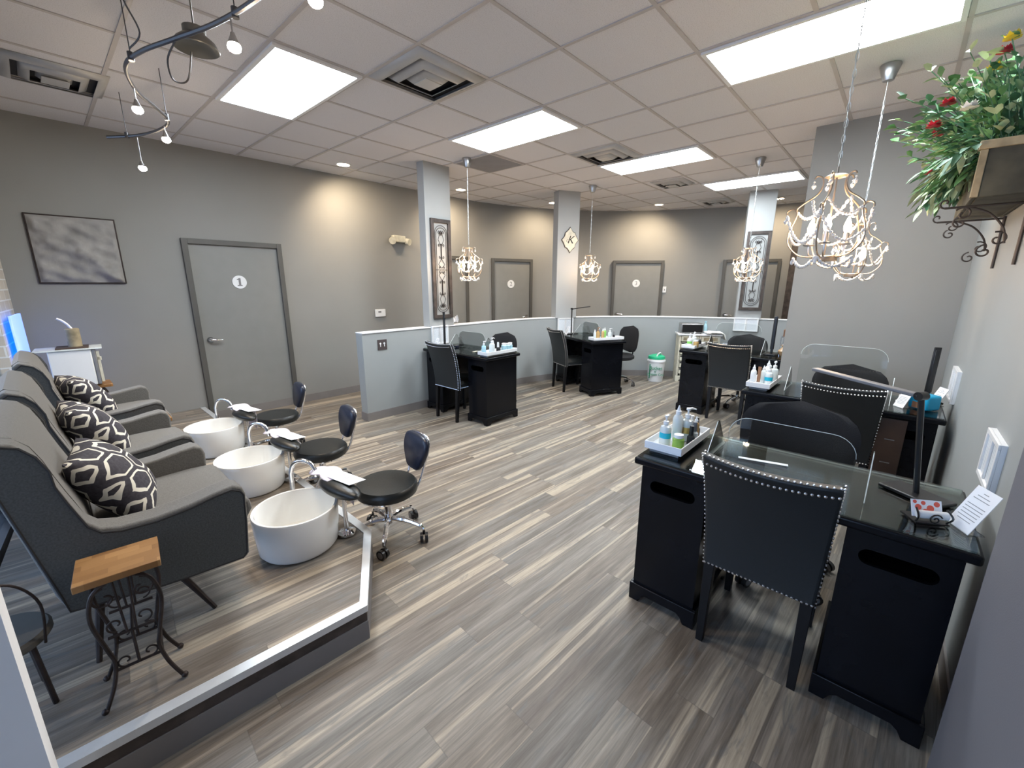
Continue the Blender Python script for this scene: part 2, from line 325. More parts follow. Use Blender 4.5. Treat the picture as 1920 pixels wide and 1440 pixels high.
for dx in (.035, .085): MB().cyl((1.385 + dx, 3.2495, .905), (1.385 + dx, 3.2495 + .003, .905), .012, n=12).box(1.385 + dx - .004, 1.385 + dx + .004, 3.2465, 3.2505, .868, .90).build('toggle', 'white', sp)
# right wall, partition wall and near pilaster
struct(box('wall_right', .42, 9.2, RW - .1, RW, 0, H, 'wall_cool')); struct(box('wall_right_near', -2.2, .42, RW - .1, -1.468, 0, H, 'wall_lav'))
struct(box('wall_partition', 3.88, 4.03, RW, -.36, 0, H, 'wall')); struct(box('baseboard_partition', 3.872, 3.88, RW, -.36, 0, .1, 'base'))
struct(box('baseboard_right', .42, 3.88, RW, RW + .008, 0, .1, 'base'))
# columns on the half wall
def column(n, cx, cy, ang, w, d):
    o = MB().box(-d, 0, -w / 2, w / 2, 1.04, H).build('column_%d' % n, 'column', None, (cx, cy, 0), (0, 0, ang), bevel=.004); return struct(o)
struct(MB().box(2.135, 2.535, 3.246, 3.375, 1.036, H).build('column_1', 'column', None, bevel=.004))
a2 = math.atan2(-.34, .18) ; n2 = Vector((-.18, -.34)).normalized()   # column 2 faces the room
def face_col(n, p, q, depth):
    p = Vector(p); q = Vector(q); e = (q - p).normalized(); nb = Vector((-e.y, e.x))
    o = MB().prism([tuple(p), tuple(q), tuple(q + nb * depth), tuple(p + nb * depth)], 1.036, H).build('column_%d' % n, 'column', None, bevel=.004); struct(o)
    return p, e, nb
c2 = face_col(2, (4.51, 3.00), (4.85, 2.825), .17); c3 = face_col(3, (6.53, .81), (6.655, .455), .2)

# ------------------------------------------------------------------ doors
def door_at(n, p, q, top, handle_left, plaque=None, frame_m='dframe', open_leaf=False, hs=.95):
    p = Vector((p[0], p[1])); q = Vector((q[0], q[1])); e = (q - p).normalized(); w = (q - p).length; ang = math.atan2(e.y, e.x)
    r = bpy.data.objects.new('door_%d' % n, None); col.objects.link(r); r.location = (p.x, p.y, 0); r.rotation_euler = (0, 0, ang); struct(r)
    fw = .055; f = MB().box(0, fw, -.035, .03, 0, top).box(w - fw, w, -.035, .03, 0, top).box(fw, w - fw, -.035, .03, top - fw, top)
    f.build('door_frame', frame_m, r, bevel=.003)
    box('door_leaf', fw, w - fw, -.004, .02, 0, top - fw, 'door', r)
    hx = fw + .07 if handle_left else w - fw - .07; sg = 1 if handle_left else -1
    if hs:
        MB().cyl((hx, -.004, hs), (hx, -.014, hs), .033, n=20).cyl((hx, -.014, hs), (hx, -.055, hs), .011).tube([(hx, -.055, hs), (hx + sg * .02, -.06, hs), (hx + sg * .11, -.058, hs - .005)], [.012, .012, .009], 10).build('door_handle', 'chrome', r)
    if plaque:
        cx = w / 2 + plaque[1]; cz = plaque[2]
        d = MB().tube([(cx, -.004, cz), (cx, -.012, cz)], .075, 32).build('number_plaque', 'white', r); d['label'] = 'white round number plaque'
        if plaque[0] == '1': MB().prism([(cx + a, cz + b) for a, b in ((-.026, -.045), (.026, -.045), (.026, -.034), (.013, -.032), (.013, .045), (-.004, .045), (-.028, .030), (-.026, .022), (-.010, .026), (-.010, -.032), (-.026, -.034))], -.0135, -.012, 'y').build('number', 'grey', d)
        else: text('number', plaque[0], .11, 'grey', d, (cx, -.0125, cz), (R(90), 0, 0))
    return r
door_at(1, (-.045, LY - .002), (.965, LY - .002), 2.06, True, ('1', 0, 1.60), hs=.95)
door_at(2, (3.11, LY - .002), (4.08, LY - .01), 2.05, True, None, hs=0)
door_at(3, (4.62, 4.595), (5.46, 4.30), 2.05, False, ('2', -.03, 1.58))
door_at(4, (6.82, 3.28), (7.40, 2.46), 2.05, True, ('3', -.02, 1.60), hs=.98)
door_at(5, (7.84, 1.47), (8.15, .56), 2.05, True, None, hs=1.0)
struct(box('trim_1', 8.10, 8.19, .30, .42, 0, 2.38, 'fwood')); 

# ------------------------------------------------------------------ window wall on the left
wx = lambda y: -1.34 - (4.67 - y) * .097
def slab(name, y0, y1, z0, z1, th, m, parent=None, d=0, bevel=0):
    return MB().prism([(wx(y0) - d, y0), (wx(y1) - d, y1), (wx(y1) - d - th, y1), (wx(y0) - d - th, y0)], z0, z1).build(name, m, parent, bevel=bevel)
struct(slab('wall_brick_pier', 3.95, 4.67, 0, H, .25, 'brick'))
struct(slab('wall_left_head', -1.9, 3.95, 2.72, H, .16, 'wall'))
ys = [-1.9, -.95, 0.12, .42, 1.35, 2.25, 3.1, 3.95]
for k, (a, b) in enumerate(zip(ys, ys[1:])):
    w = struct(slab('window_%d' % (k + 1), a, a + .05, 0, 2.72, .09, 'steel', d=.02))
    slab('window_frame', a + .05, b, .0, .09, .09, 'steel', w, d=.02); slab('window_frame', a + .05, b, 2.66, 2.72, .09, 'steel', w, d=.02)
    slab('pane', a + .05, b, .09, 2.66, .008, 'winglass', w, d=.06)
struct(box('trim_2', -1.80, -1.372, .27, .37, 0, H, 'post'))     # white post beside the platform
blue_glow = thing('light_panel', 'blue glowing light panel standing against the pale brick pier in the left corner', 'light', (wx(4.27) + .045, 4.27, .18), R(-5.5))  # added panel imitating blue light on the bricks; its source is a guess
MB().box(-.008, .008, -.24, .24, .50, 1.15).build('glowing_face', 'led', blue_glow, bevel=.003); MB().box(-.006, .006, -.23, -.22, 0, .50).box(-.006, .006, .22, .23, 0, .50).box(-.03, .03, -.24, .24, 0, .012).build('stand', 'steel', blue_glow)

# ------------------------------------------------------------------ raised platform
hp = .175; poly = [(-1.70, .50), (-.425, .405), (-.105, .93), (-.09, 4.66), (-1.32, 4.66), (-1.62, 1.2)]
front = poly[:4]
pf = struct(MB().prism(poly, 0, hp - .002).build('raised_platform', 'platfloor'))
def band(name, path, z0, z1, t, m, parent, off=0):
    return strip(name, path, z0, z1, -t, m, parent, off)
band('riser_baseboard', front, 0, .095, .01, 'base', pf); band('riser_strip', front, .095, hp - .028, .004, 'fwood', pf); band('nosing', front, hp - .028, hp + .004, .012, 'alu', pf)
ins = strip('nosing_top', front, hp - .001, hp + .004, .036, 'alu', pf); ins.name = 'nosing'

# ------------------------------------------------------------------ ceiling fixtures
def troffer(i, j, label):
    r = thing('ceiling_light', label, 'ceiling light', (i * T, j * T, H), group='fluorescent ceiling lights')
    w, l = T, 2 * T
    MB().box(.014, .04, .014, l - .014, -.02, 0).box(w - .04, w - .014, .014, l - .014, -.02, 0).box(.04, w - .04, .014, .04, -.02, 0).box(.04, w - .04, l - .04, l - .014, -.02, 0).build('frame', 'white', r)
    box('diffuser', .04, w - .04, .04, l - .04, -.014, -.004, 'panel', r)
troffer(0, 3, 'rectangular ceiling light on the left beside the hanging track lights')
troffer(3, 2, 'rectangular ceiling light in the middle, above the left nail desk')
troffer(6, 1, 'rectangular ceiling light above the far desks, between two round diffusers')
troffer(9, 0, 'farthest thin rectangular ceiling light near the far column')
troffer(3, -2, 'largest nearest rectangular ceiling light at the upper right')
def vent(x, y, w, label, flat=False):
    r = thing('ceiling_vent', label, 'vent', (x, y, H), group='square ceiling vents')
    if flat:
        MB().box(0.02, w - .02, .02, w - .02, -.012, 0).build('grille', 'ventg', r); MB().box(.0, .02, 0, w, -.014, 0).box(w - .02, w, 0, w, -.014, 0).box(.02, w - .02, 0, .02, -.014, 0).box(.02, w - .02, w - .02, w, -.014, 0).build('frame', 'tbar', r); return
    box('duct', .06, w - .06, .06, w - .06, -.004, -.001, 'dark', r)
    for k, (o, i_, zo, zi) in enumerate(((.015, .075, -.008, -.03), (.11, .16, -.006, -.04), (.19, .235, -.006, -.045))):
        b = MB(); c = w / 2
        def ring(h, z): return [b.bm.verts.new((c + sx * h, c + sy * h, z)) for sx, sy in ((-1, -1), (1, -1), (1, 1), (-1, 1))]
        A = ring(c - o, zo if k else -.004); Bq = ring(c - i_, zi)
        for q in range(4): b.bm.faces.new([A[q], A[(q + 1) % 4], Bq[(q + 1) % 4], Bq[q]])
        b.build('frame' if k == 0 else 'louver', 'ventm', r, solid=.004)
    box('center_plate', w / 2 - .07, w / 2 + .07, w / 2 - .07, w / 2 + .07, -.05, -.044, 'ventm', r, bevel=.004)
vent(T, 2 * T, T, 'square louvred ceiling vent nearest the camera, right of the left ceiling light')
vent(-1.12, 3.17, .56, 'square ceiling vent at the far left above the grey wall')
vent(5 * T, 2 * T, T, 'square ceiling vent between the middle and far rectangular lights')
vent(8 * T + .06, 2 * T + .03, .5, 'small square ceiling vent behind the third rectangular light')
vent(11 * T + .1, 2 * T, .5, 'farthest square ceiling vent near the back wall')
vent(4 * T, 4 * T, T, 'flat grey square return grille beside the left chandelier canopy', True)
def recessed(x, y, label, tx, ty, e=26):
    r = thing('recessed_light', label, 'recessed light', (x, y, H), group='warm recessed downlights')
    MB().lathe([(.095, 0), (.095, -.006), (.072, -.008), (.068, -.001)], n=28, cap=False).build('trim_ring', 'white', r); MB().cyl((0, 0, -.003), (0, 0, -.001), .07, n=24).build('lens', 'spotm', r)
    s = light('spot', 'SPOT', (0, 0, -.02), r, e, (1., .80, .55), spot_size=R(135), spot_blend=1., shadow_soft_size=.06)
    s.rotation_euler = Vector((tx - x, ty - y, -1.15)).to_track_quat('-Z', 'Y').to_euler()
recessed(1.60, 4.12, 'round recessed light above the left wall, right of door one', 2.15, 4.62, 42)
recessed(3.49, 4.12, 'round recessed light behind the column with the iron scroll panel', 3.75, 4.7, 38)
recessed(6.72, 2.36, 'round recessed light in front of the far curved wall', 7.15, 2.85, 48)
recessed(5.3, 3.7, 'round recessed light just left of the top of the monogram plaque column', 5.5, 4.3, 36)
recessed(7.5, .6, 'round recessed light right of the top of the far right column', 8.1, .6, 36)

# track light (bendable rail with halogen heads)
tr = thing('track_light', 'curved bronze rail track light hanging from the ceiling with small halogen heads', 'track light', (0, 0, 0))
rail = [(-.38, .2, 2.7), (-.36, .60, 2.7), (-.40, .96, 2.7), (-.46, 1.25, 2.7), (-.55, 1.52, 2.7), (-.64, 1.80, 2.7), (-.665, 2.05, 2.7), (-.58, 2.38, 2.7), (-.45, 2.62, 2.7), (-.35, 2.85, 2.7), (-.36, 3.12, 2.7), (-.45, 3.40, 2.7), (-.60, 3.63, 2.7)]
MB().tube(smooth(rail, 6), .0095, 8, flat=1.2).build('rail', 'bronze', tr)
for p in ((-.38, .2), (-.42, 1.10), (-.66, 1.90), (-.37, 2.78), (-.50, 3.48)): MB().cyl((p[0], p[1], 2.69), (p[0], p[1], H), .0025, n=8).cyl((p[0], p[1], 2.685), (p[0], p[1], 2.725), .014, n=10).build('standoff', 'bronze', tr)
MB().tube(smooth([(-.66, 1.90, 2.74), (-.62, 1.83, 2.80), (-.68, 1.72, 2.87), (-.70, 1.66, 2.94), (-.66, 1.65, H)], 6), .004, 6).build('feed_cable', 'bronze', tr)
def head(x, y, z, n):
    h = MB().cyl((x, y, 2.69), (x, y, z + .05), .0035, n=6).lathe([(.008, .055), (.012, .04), (.024, .012)], (x, y, z), 14, cap=False).build('lamp_head', 'brushed', tr)
    MB().sph((x, y, z), .027, (1, 1, .8)).build('bulb', 'halo', h)
    light('halogen', 'SPOT', (x, y, z - .035), tr, 14, (1., .82, .62), spot_size=R(100), spot_blend=.8, shadow_soft_size=.02)
for k, (x, y, z) in enumerate(((-.30, .62, 2.62), (-.43, 1.13, 2.585), (-.60, 2.32, 2.58), (-.36, 2.95, 2.60), (-.45, 3.42, 2.47))): head(x, y, z, k)
dm = MB().lathe([(.001, .065), (.05, .06), (.085, .03), (.10, 0.), (.098, -.004), (.06, .012), (.001, .018)], (-.43, 1.66, 2.745), 28).cyl((-.43, 1.66, 2.80), (-.43, 1.66, 2.835), .05, n=18).cyl((-.43, 1.66, 2.83), (-.47, 1.50, H), .004, n=6).build('transformer', 'bronzed', tr)
MB().tube(smooth([(-.55, 1.52, 2.69), (-.58, 1.57, 2.62), (-.55, 1.66, 2.57), (-.48, 1.70, 2.60), (-.45, 1.68, 2.73)], 6), .004, 6).build('transformer_cable', 'bronze', dm)

# ------------------------------------------------------------------ chandeliers
def chandelier():
    r = thing('chandelier', 'x', 'chandelier', (0, 0, 0), group='small crystal bead chandeliers')
    top = H - 1.65
    MB().lathe([(.001, 0), (.055, 0), (.058, -.01), (.03, -.095), (.008, -.10)], (0, 0, top), 24).build('canopy', 'brushed', r)
    MB().tube([(0, 0, top - .09), (.004, 0, 1.0), (-.004, .003, .7), (.003, -.003, .5), (0, 0, .40)], .0016, 6).build('cord', 'chainm', r)
    ch = MB(); z = .415; k = 0
    while z < top - .20:
        a = (k % 2) * pi / 2; L = [(cos(a) * .0062 * cos(t), sin(a) * .0062 * cos(t), z + .019 * sin(t)) for t in [2 * pi * i / 10 for i in range(10)]]
        ch.tube(L, .0013, 5, True); z += .031; k += 1
    ch.build('chain', 'chainm', r)
    MB().cyl((0, 0, .01), (0, 0, .40), .0035, n=8).build('center_rod', 'chandm', r)
    MB().lathe([(.001, -.012), (.008, -.01), (.008, 0), (.05, .0), (.052, .004), (.052, .02), (.048, .024), (.001, .024)], n=24).build('base_plate', 'chandm', r)
    MB().lathe([(.035, .355), (.045, .36), (.035, .366), (.001, .362)], n=20).build('crown_ring', 'chandm', r)
    n = 5
    for i in range(n):
        a = 2 * pi * i / n + .3; Tz = Matrix.Rotation(a, 4, 'Z')
        cage = smooth([(.04, 0, .018), (.10, 0, .028), (.145, 0, .075), (.150, 0, .13), (.133, 0, .185), (.128, 0, .215), (.142, 0, .235), (.165, 0, .228), (.168, 0, .212)], 4)
        up = smooth([(.130, 0, .222), (.128, 0, .238), (.100, 0, .262), (.062, 0, .29), (.046, 0, .325), (.052, 0, .36), (.072, 0, .368), (.080, 0, .357)], 4)
        MB().tube(cage, .0036, 6, T=Tz).tube(up, .0036, 6, T=Tz).build('arm', 'chandm', r)
        for (rr, z) in ((.168, .205), (.080, .35)): MB().lathe([(.0005, .0), (.005, -.005), (.001, -.011), (.0095, -.022), (.007, -.03), (.0005, -.036)], (0, 0, 0), 8, T=Tz @ Matrix.Translation((rr, 0, z))).build('crystal_drop', 'crystal', r)
        A = Tz @ Vector((.166, 0, .21)); B = Matrix.Rotation(a + 2 * pi / n, 4, 'Z') @ Vector((.150, 0, .13)); C = Tz @ Vector((.075, 0, .27)); D = Matrix.Rotation(a + 2 * pi / n, 4, 'Z') @ Vector((.128, 0, .222)); E_ = Tz @ Vector((.12, 0, .02)); F = Matrix.Rotation(a + 2 * pi / n, 4, 'Z') @ Vector((.12, 0, .02))
        for P0, P1, sag, nb in ((A, B, .085, 60), (C, D, .05, 44), (E_, F, .045, 44)):
            pts = []; rad = []
            for q in range(nb + 1):
                t = q / nb; p = P0.lerp(P1, t); p.z -= sag * 4 * t * (1 - t); pts.append(p); rad.append((.0022, .0062, .0074, .0062)[q % 4])
            MB().tube(pts, rad, 7).build('bead_strand', 'crystal', r, sharp=180)
        MB().sph(Tz @ Vector((.12, 0, -.002)), .010, (.7, .7, 1.3), 8, 6).build('crystal_drop', 'crystal', r)
    for i in range(3):
        a = 2 * pi * i / 3 + .9; x, y = .078 * cos(a), .078 * sin(a)
        c = MB().tube(smooth([(x * .5, y * .5, .02), (x * .9, y * .9, .03), (x, y, .055), (x, y, .07)], 4), .004, 6).lathe([(.001, .07), (.022, .072), (.024, .078), (.012, .08), (.011, .125), (.001, .125)], (x, y, 0), 14).build('candle_holder', 'brushed', r)
        MB().lathe([(.008, .125), (.014, .14), (.015, .152), (.009, .175), (.001, .195)], (x, y, 0), 12).build('bulb', 'bulb', c)
    light('candle_glow', 'POINT', (0, 0, .165), r, 3.2, (1., .68, .40), shadow_soft_size=.05)
    return r
CH = chandelier()
chs = [((1.27, -.885, 1.70), .2, 'largest nearest crystal chandelier, hanging above the nearest black desk'),
       ((2.83, -.89, 1.65), .8, 'crystal chandelier right behind the nearest one, above the second right desk'),
       ((2.43, 2.80, 1.65), 0., 'crystal chandelier beside the iron scroll panel column on the left'),
       ((4.60, 2.45, 1.65), 1.1, 'crystal chandelier beside the column with the diamond monogram plaque'),
       ((4.64, .26, 1.65), 1.9, 'crystal chandelier in front of the far right column with an iron scroll panel')]
for k, (p, rz, lb) in enumerate(chs):
    o = CH if k == 0 else dup(CH, p, rz); o.location = p; o.rotation_euler = (0, 0, rz); o['label'] = lb

# ------------------------------------------------------------------ manicure desks
def desk(m='lacq'):
    r = thing('manicure_desk', 'x', 'desk', (0, 0, 0), group='black manicure desks')
    D, W, hgt = .575, 1.145, .79
    MB().box(-D / 2, D / 2, -W / 2, W / 2, hgt - .035, hgt).build('desktop', m, r, bevel=.009, seg=3)
    box('glass_top', -D / 2 + .012, D / 2 - .012, -W / 2 + .012, W / 2 - .012, hgt + .001, hgt + .007, 'dtop', r)
    for s in (1, -1):
        y0 = s * (W / 2 - .03); y1 = s * (W / 2 - .03 - .30); a, b = min(y0, y1), max(y0, y1); x0, x1 = -D / 2 + .035, D / 2 - .035
        z1 = hgt - .035; sl0, sl1, ys0, ys1 = .622, .682, a + .045, b - .045; t = .018
        p = MB().box(x0, x1, a, a + t, .09, z1).box(x0, x1, b - t, b, .09, z1).box(x1 - t, x1, a + t, b - t, .09, z1).box(x0 + t, x1 - t, a + t, b - t, .09, .11)
        # front board with a rounded hand slot cut out of it
        cyA, cyB, cz, rr = ys0 + .03, ys1 - .03, (sl0 + sl1) / 2, (sl1 - sl0) / 2
        p.box(x0, x0 + t, a + t, b - t, .09, sl0).box(x0, x0 + t, a + t, b - t, sl1, z1)
        p.prism([(a + t, sl0), (cyA, sl0)] + [(cyA - rr * sin(q), cz - rr * cos(q)) for q in [pi * i / 10 for i in range(1, 10)]] + [(cyA, sl1), (a + t, sl1)], x0, x0 + t, 'x')
        p.prism([(b - t, sl1), (cyB, sl1)] + [(cyB + rr * sin(q), cz + rr * cos(q)) for q in [pi * i / 10 for i in range(1, 10)]] + [(cyB, sl0), (b - t, sl0)], x0, x0 + t, 'x')
        pe = p.build('pedestal', m, r)
        # plinth with bracket feet
        def foot(lo, hi): return [(lo, 0), (lo + .05, 0), (lo + .065, .03), (lo + .085, .045), (hi - .085, .045), (hi - .065, .03), (hi - .05, 0), (hi, 0), (hi, .095), (lo, .095)]
        e = .014; q = MB()
        q.prism(foot(a - e, b + e), x0 - e, x0, 'x').prism(foot(a - e, b + e), x1, x1 + e, 'x').prism(foot(x0, x1), a - e, a, 'y').prism(foot(x0, x1), b, b + e, 'y')
        q.build('plinth', m, pe, bevel=.003); 
        inside = MB().box(x0 + .03, x1 - .03, a + .03, b - .03, .56, .575); inside.build('tray_shelf', m, pe)
    box('modesty_rail', D / 2 - .06, D / 2 - .045, -W / 2 + .34, W / 2 - .34, .62, hgt - .036, m, r)
    return r
DK = desk()
desks = [('near', (.893, -.922, 0), 0, 'nearest black desk against the right wall, in front of the camera'),
         ('D', (2.685, -.935, 0), 0, 'second black desk along the right wall, behind the nearest desk'),
         ('C', (4.415, .215, 0), 0, 'far black desk between the cream drawer unit and the partition wall'),
         ('A', (2.285, 2.655, 0), 0, 'left black desk against the low wall under the iron scroll panel column'),
         ('B', (4.435, 2.30, 0), R(-27), 'centre black desk against the curved low wall under the monogram plaque')]
DM = {}
for k, (n, p, rz, lb) in enumerate(desks):
    o = DK if k == 0 else dup(DK, p, rz); o.location = p; o.rotation_euler = (0, 0, rz); o['label'] = lb; DM[n] = Matrix.Translation(p) @ Matrix.Rotation(rz, 4, 'Z')
TZ = .797
def on(n, x, y, z=0.): v = DM[n] @ Vector((x, y, TZ + z)); return v
def rz_of(n): return {'B': R(-27)}.get(n, 0)

dd = [o for o in bpy.data.objects if o.get('label', '').startswith('second black desk')][0]
df = box('drawer_front', -.266, -.2535, -.405, -.262, .10, .745, 'brownwood', dd, bevel=.003); df['label'] = 'dark brown drawer front'
MB().box(-.268, -.266, -.36, -.31, .60, .606).box(-.268, -.266, -.36, -.31, .44, .446).build('drawer_pull', 'brushed', df)
# ------------------------------------------------------------------ client chairs (upholstered, nailhead trim)
def client_chair():
    r = thing('client_chair', 'x', 'chair', (0, 0, 0), group='black nailhead client chairs')
    # origin on the floor under the back legs; faces +x
    prof_o = [(0.0, .39), (-.005, .50), (-.022, .62), (-.05, .74), (-.085, .85), (-.118, .925)]; th = .055
    back_ = MB(); nz = len(prof_o)
    def W(z): return .205 + .022 * (z - .39) / .53
    def f(u, v, side):
        k = v * (nz - 1); i = min(int(k), nz - 2); t = k - i; x = prof_o[i][0] * (1 - t) + prof_o[i + 1][0] * t; z = prof_o[i][1] * (1 - t) + prof_o[i + 1][1] * t
        w = W(z); y = (u * 2 - 1) * w; crv = .03 * (1 - (2 * u - 1) ** 2) * (-1) * v; crown = .012 * (2 * u - 1) ** 2 * v
        return (x + crv + (th if side else 0), y, z + crown)
    g1 = [[back_.bm.verts.new(f(i / 8, j / 12, 0)) for j in range(13)] for i in range(9)]; g2 = [[back_.bm.verts.new(f(i / 8, j / 12, 1)) for j in range(13)] for i in range(9)]
    F = back_.bm.faces.new
    for i in range(8):
        for j in range(12): F((g1[i][j], g1[i][j + 1], g1[i + 1][j + 1], g1[i + 1][j])); F((g2[i][j], g2[i + 1][j], g2[i + 1][j + 1], g2[i][j + 1]))
    for j in range(12): F((g1[0][j], g2[0][j], g2[0][j + 1], g1[0][j + 1])); F((g1[8][j], g1[8][j + 1], g2[8][j + 1], g2[8][j]))
    for i in range(8): F((g1[i][12], g2[i][12], g2[i + 1][12], g1[i + 1][12])); F((g1[i][0], g1[i + 1][0], g2[i + 1][0], g2[i][0]))
    back_.build('backrest', 'leath2', r, bevel=.012, seg=3)
    MB().box(.055, .47, -.205, .205, .40, .45).build('seat_frame', 'leath2', r, bevel=.01)
    MB().grid(lambda u, v: (.056 + .415 * u, -.207 + .414 * v, .45 + .045 * (1 - (2 * u - 1) ** 6) * (1 - (2 * v - 1) ** 6) + .0), 10, 10).box(.056, .471, -.207, .207, .44, .452).build('seat', 'leather', r)
    # nailheads
    nh = MB(); hit = lambda p, n: nh.sph(p, .0056, (1, 1, 1), 6, 4)
    for q in range(25):
        u = .02 + .96 * q / 24; p = f(u, 1, 0); hit((p[0] - .001, p[1], p[2] - .028), 0)
        hit((p[0] + .013, p[1], p[2] + .001), 0)
        p = f(u, 0, 0); hit((p[0] - .001, p[1], p[2] + .010), 0)
    for s in (0, 1):
        for q in range(30):
            v = q / 29; p = f(s, v, 0); sg = -1 if s == 0 else 1
            hit((p[0] + .012, p[1] + sg * .0, p[2]), 0); hit((p[0] + .043, p[1] + sg * .0, p[2]), 0)
        for q in range(22): hit((.065 + .40 * q / 21, (-1 if s == 0 else 1) * .206, .41), 0)
    n_ = nh.build('nailhead_trim', 'silver', r); n_['kind'] = 'stuff'
    for sx, sy in ((.022, 1), (.022, -1), (.44, 1), (.44, -1)):
        x, y = sx, sy * .18; bx = x - (.02 if sx < .1 else 0); b = MB(); V = []
        for (cx, cz, h) in ((bx, 0, .015), (x, .405, .021)): V.append([b.bm.verts.new((cx + a * h, y + c * h, cz)) for a, c in ((-1, -1), (1, -1), (1, 1), (-1, 1))])
        b.bm.faces.new(V[0][::-1]); b.bm.faces.new(V[1])
        for q in range(4): b.bm.faces.new((V[0][q], V[0][(q + 1) % 4], V[1][(q + 1) % 4], V[1][q]))
        b.build('leg', 'lacq2', r, bevel=.002)
    return r
CC = client_chair()
ccs = [((.60, -.915, 0), 0, 'black nailhead chair nearest the camera, tucked into the nearest desk'),
       ((2.42, -.985, 0), 0, 'black nailhead chair at the second desk along the right wall'),
       ((4.06, .175, 0), 0, 'black nailhead chair at the far desk beside the cream drawer unit'),
       ((1.885, 2.645, 0), 0, 'black nailhead chair at the left desk beside the low wall'),
       ((4.00, 2.54, 0), R(-27), 'black nailhead chair at the centre desk by the curved low wall')]
for k, (p, rz, lb) in enumerate(ccs):
    o = CC if k == 0 else dup(CC, p, rz); o.location = p; o.rotation_euler = (0, 0, rz); o['label'] = lb

# ------------------------------------------------------------------ technician chairs
def star_base(r, n, rad, hub, m, cast='black', hz=.085):
    for i in range(n):
        a = 2 * pi * i / n + .35; c, s = cos(a), sin(a)
        leg = MB().tube(smooth([(c * .03, s * .03, hz + .035), (c * rad * .45, s * rad * .45, hz + .035), (c * rad * .85, s * rad * .85, hz + .01), (c * rad, s * rad, hz - .015)], 4), [.018] * 5 + [.015] * 5 + [.011] * 3, 8).build('base_leg', m, r)
        T_ = Matrix.Translation((c * rad, s * rad, 0)) @ Matrix.Rotation(a + 1.1 + i, 4, 'Z')
        w = MB()
        for q in (-1, 1): w.cyl((.012, q * .006, .031), (.012, q * .024, .031), .031, n=16, T=T_)
        w.cyl((0, 0, .045), (0, 0, .072), .008, n=8, T=T_).build('caster', cast, leg)
        MB().cyl((.012, -.0235, .031), (.012, -.025, .031), .020, n=14, T=T_).cyl((.012, .0235, .031), (.012, .025, .031), .020, n=14, T=T_).build('wheel_cap', 'grey', leg)
    MB().cyl((0, 0, hz + .005), (0, 0, hz + .07), .028, n=18).build('hub', m, r)
def tech_chair():
    r = thing('technician_chair', 'x', 'chair', (0, 0, 0), group='black rounded technician chairs')   # faces -x
    star_base(r, 5, .25, .1, 'chrome'); MB().cyl((0, 0, .13), (0, 0, .42), .018, n=14).build('gas_column', 'black', r)
    MB().lathe([(.001, .42), (.20, .42), (.235, .44), (.235, .475), (.20, .50), (.001, .51)], n=32).build('seat', 'blkfab', r)
    b = MB(); nu, nv = 16, 12
    def bf(u, v, o):
        a = (u - .5) * 2; zc = .73; hh = .215; z = zc + (v * 2 - 1) * hh
        w = .245 * (1 - abs(v * 2 - 1) ** 3.2) ** (1 / 2.4) * (1 - .10 * (v * 2 - 1) * -1 * .4); y = a * w
        x = .20 + .03 * v - .07 * a * a * (w / .25) + o * (.028 * max(0, (1 - a ** 4) * (1 - (v * 2 - 1) ** 4)) ** .5 + .004); return (x, y, z)
    for o in (-1, 1): b.grid(lambda u, v: bf(u, v, o), nu, nv)
    bmesh.ops.remove_doubles(b.bm, verts=b.bm.verts, dist=.0005)
    b.build('backrest', 'blkfab', r, sharp=60, solid=0)
    MB().tube(smooth([(.02, 0, .41), (.16, 0, .40), (.245, 0, .46), (.262, 0, .62), (.255, 0, .72)], 5), .016, 8, flat=.5).build('back_bracket', 'black', r)
    return r
TC = tech_chair()
for k, (p, rz, s, lb) in enumerate([((1.40, -.86, 0), 0, 1.16, 'black rounded chair behind the nearest desk on the right'), ((3.08, -.97, 0), 0, 1.03, 'black rounded chair behind the second right desk'), ((4.90, .24, 0), 0, 1., 'black rounded chair behind the far desk near the cream drawer unit'),
                                 ((2.83, 2.74, 0), 0, .98, 'black rounded chair behind the left desk'), ((4.93, 2.02, 0), R(-27), .98, 'black rounded chair behind the centre desk')]):
    o = TC if k == 0 else dup(TC, p, rz); o.location = p; o.rotation_euler = (0, 0, rz); o.scale = (s, s, 1.0); o['label'] = lb

# ------------------------------------------------------------------ acrylic dividers
def divider(name_n, x, y0, y1, h, label):
    p = on(name_n, x, 0); r = thing('acrylic_divider', label, 'divider', p, rz_of(name_n), group='clear acrylic desk dividers')
    ya_, yb_ = y0, y1; y0, y1 = y0 + .05, y1 - .05
    rr = .085; P = [(y0, 0), (y1, 0)] + [(y1 - rr + rr * cos(q), h - rr + rr * sin(q)) for q in [pi / 2 * i / 6 for i in range(7)]] + [(y0 + rr - rr * cos(q), h - rr + rr * sin(q)) for q in [pi / 2 - pi / 2 * i / 6 for i in range(7)]]
    MB().prism(P, -.002, .002, 'x').build('screen', 'acryl', r)
    MB().tube([(0, a, b) for a, b in P[2:]], .0013, 5).build('screen_edge', 'acedge', r)
    fh = min(h * .8, .17)
    for y in (ya_, yb_):
        f = MB().prism([(-.15, 0), (.15, 0), (.012, fh), (-.012, fh)], y - .002, y + .002, 'y').build('foot', 'acryl', r)
        MB().tube([(-.15, y, .002), (-.012, y, fh)], .0018, 5).tube([(-.15, y, .002), (.15, y, .002)], .002, 5).build('foot_edge', 'acedge', f)
divider('near', .02, -.275, .30, .20, 'clear acrylic divider standing on the nearest desk')
divider('D', .02, -.30, .31, .36, 'clear acrylic divider standing on the second right desk')
divider('C', .02, -.30, .30, .34, 'clear acrylic divider standing on the far desk by the partition')
divider('A', .02, -.30, .28, .22, 'clear acrylic divider standing on the left desk')
divider('B', .02, -.30, .28, .22, 'clear acrylic divider standing on the centre desk')

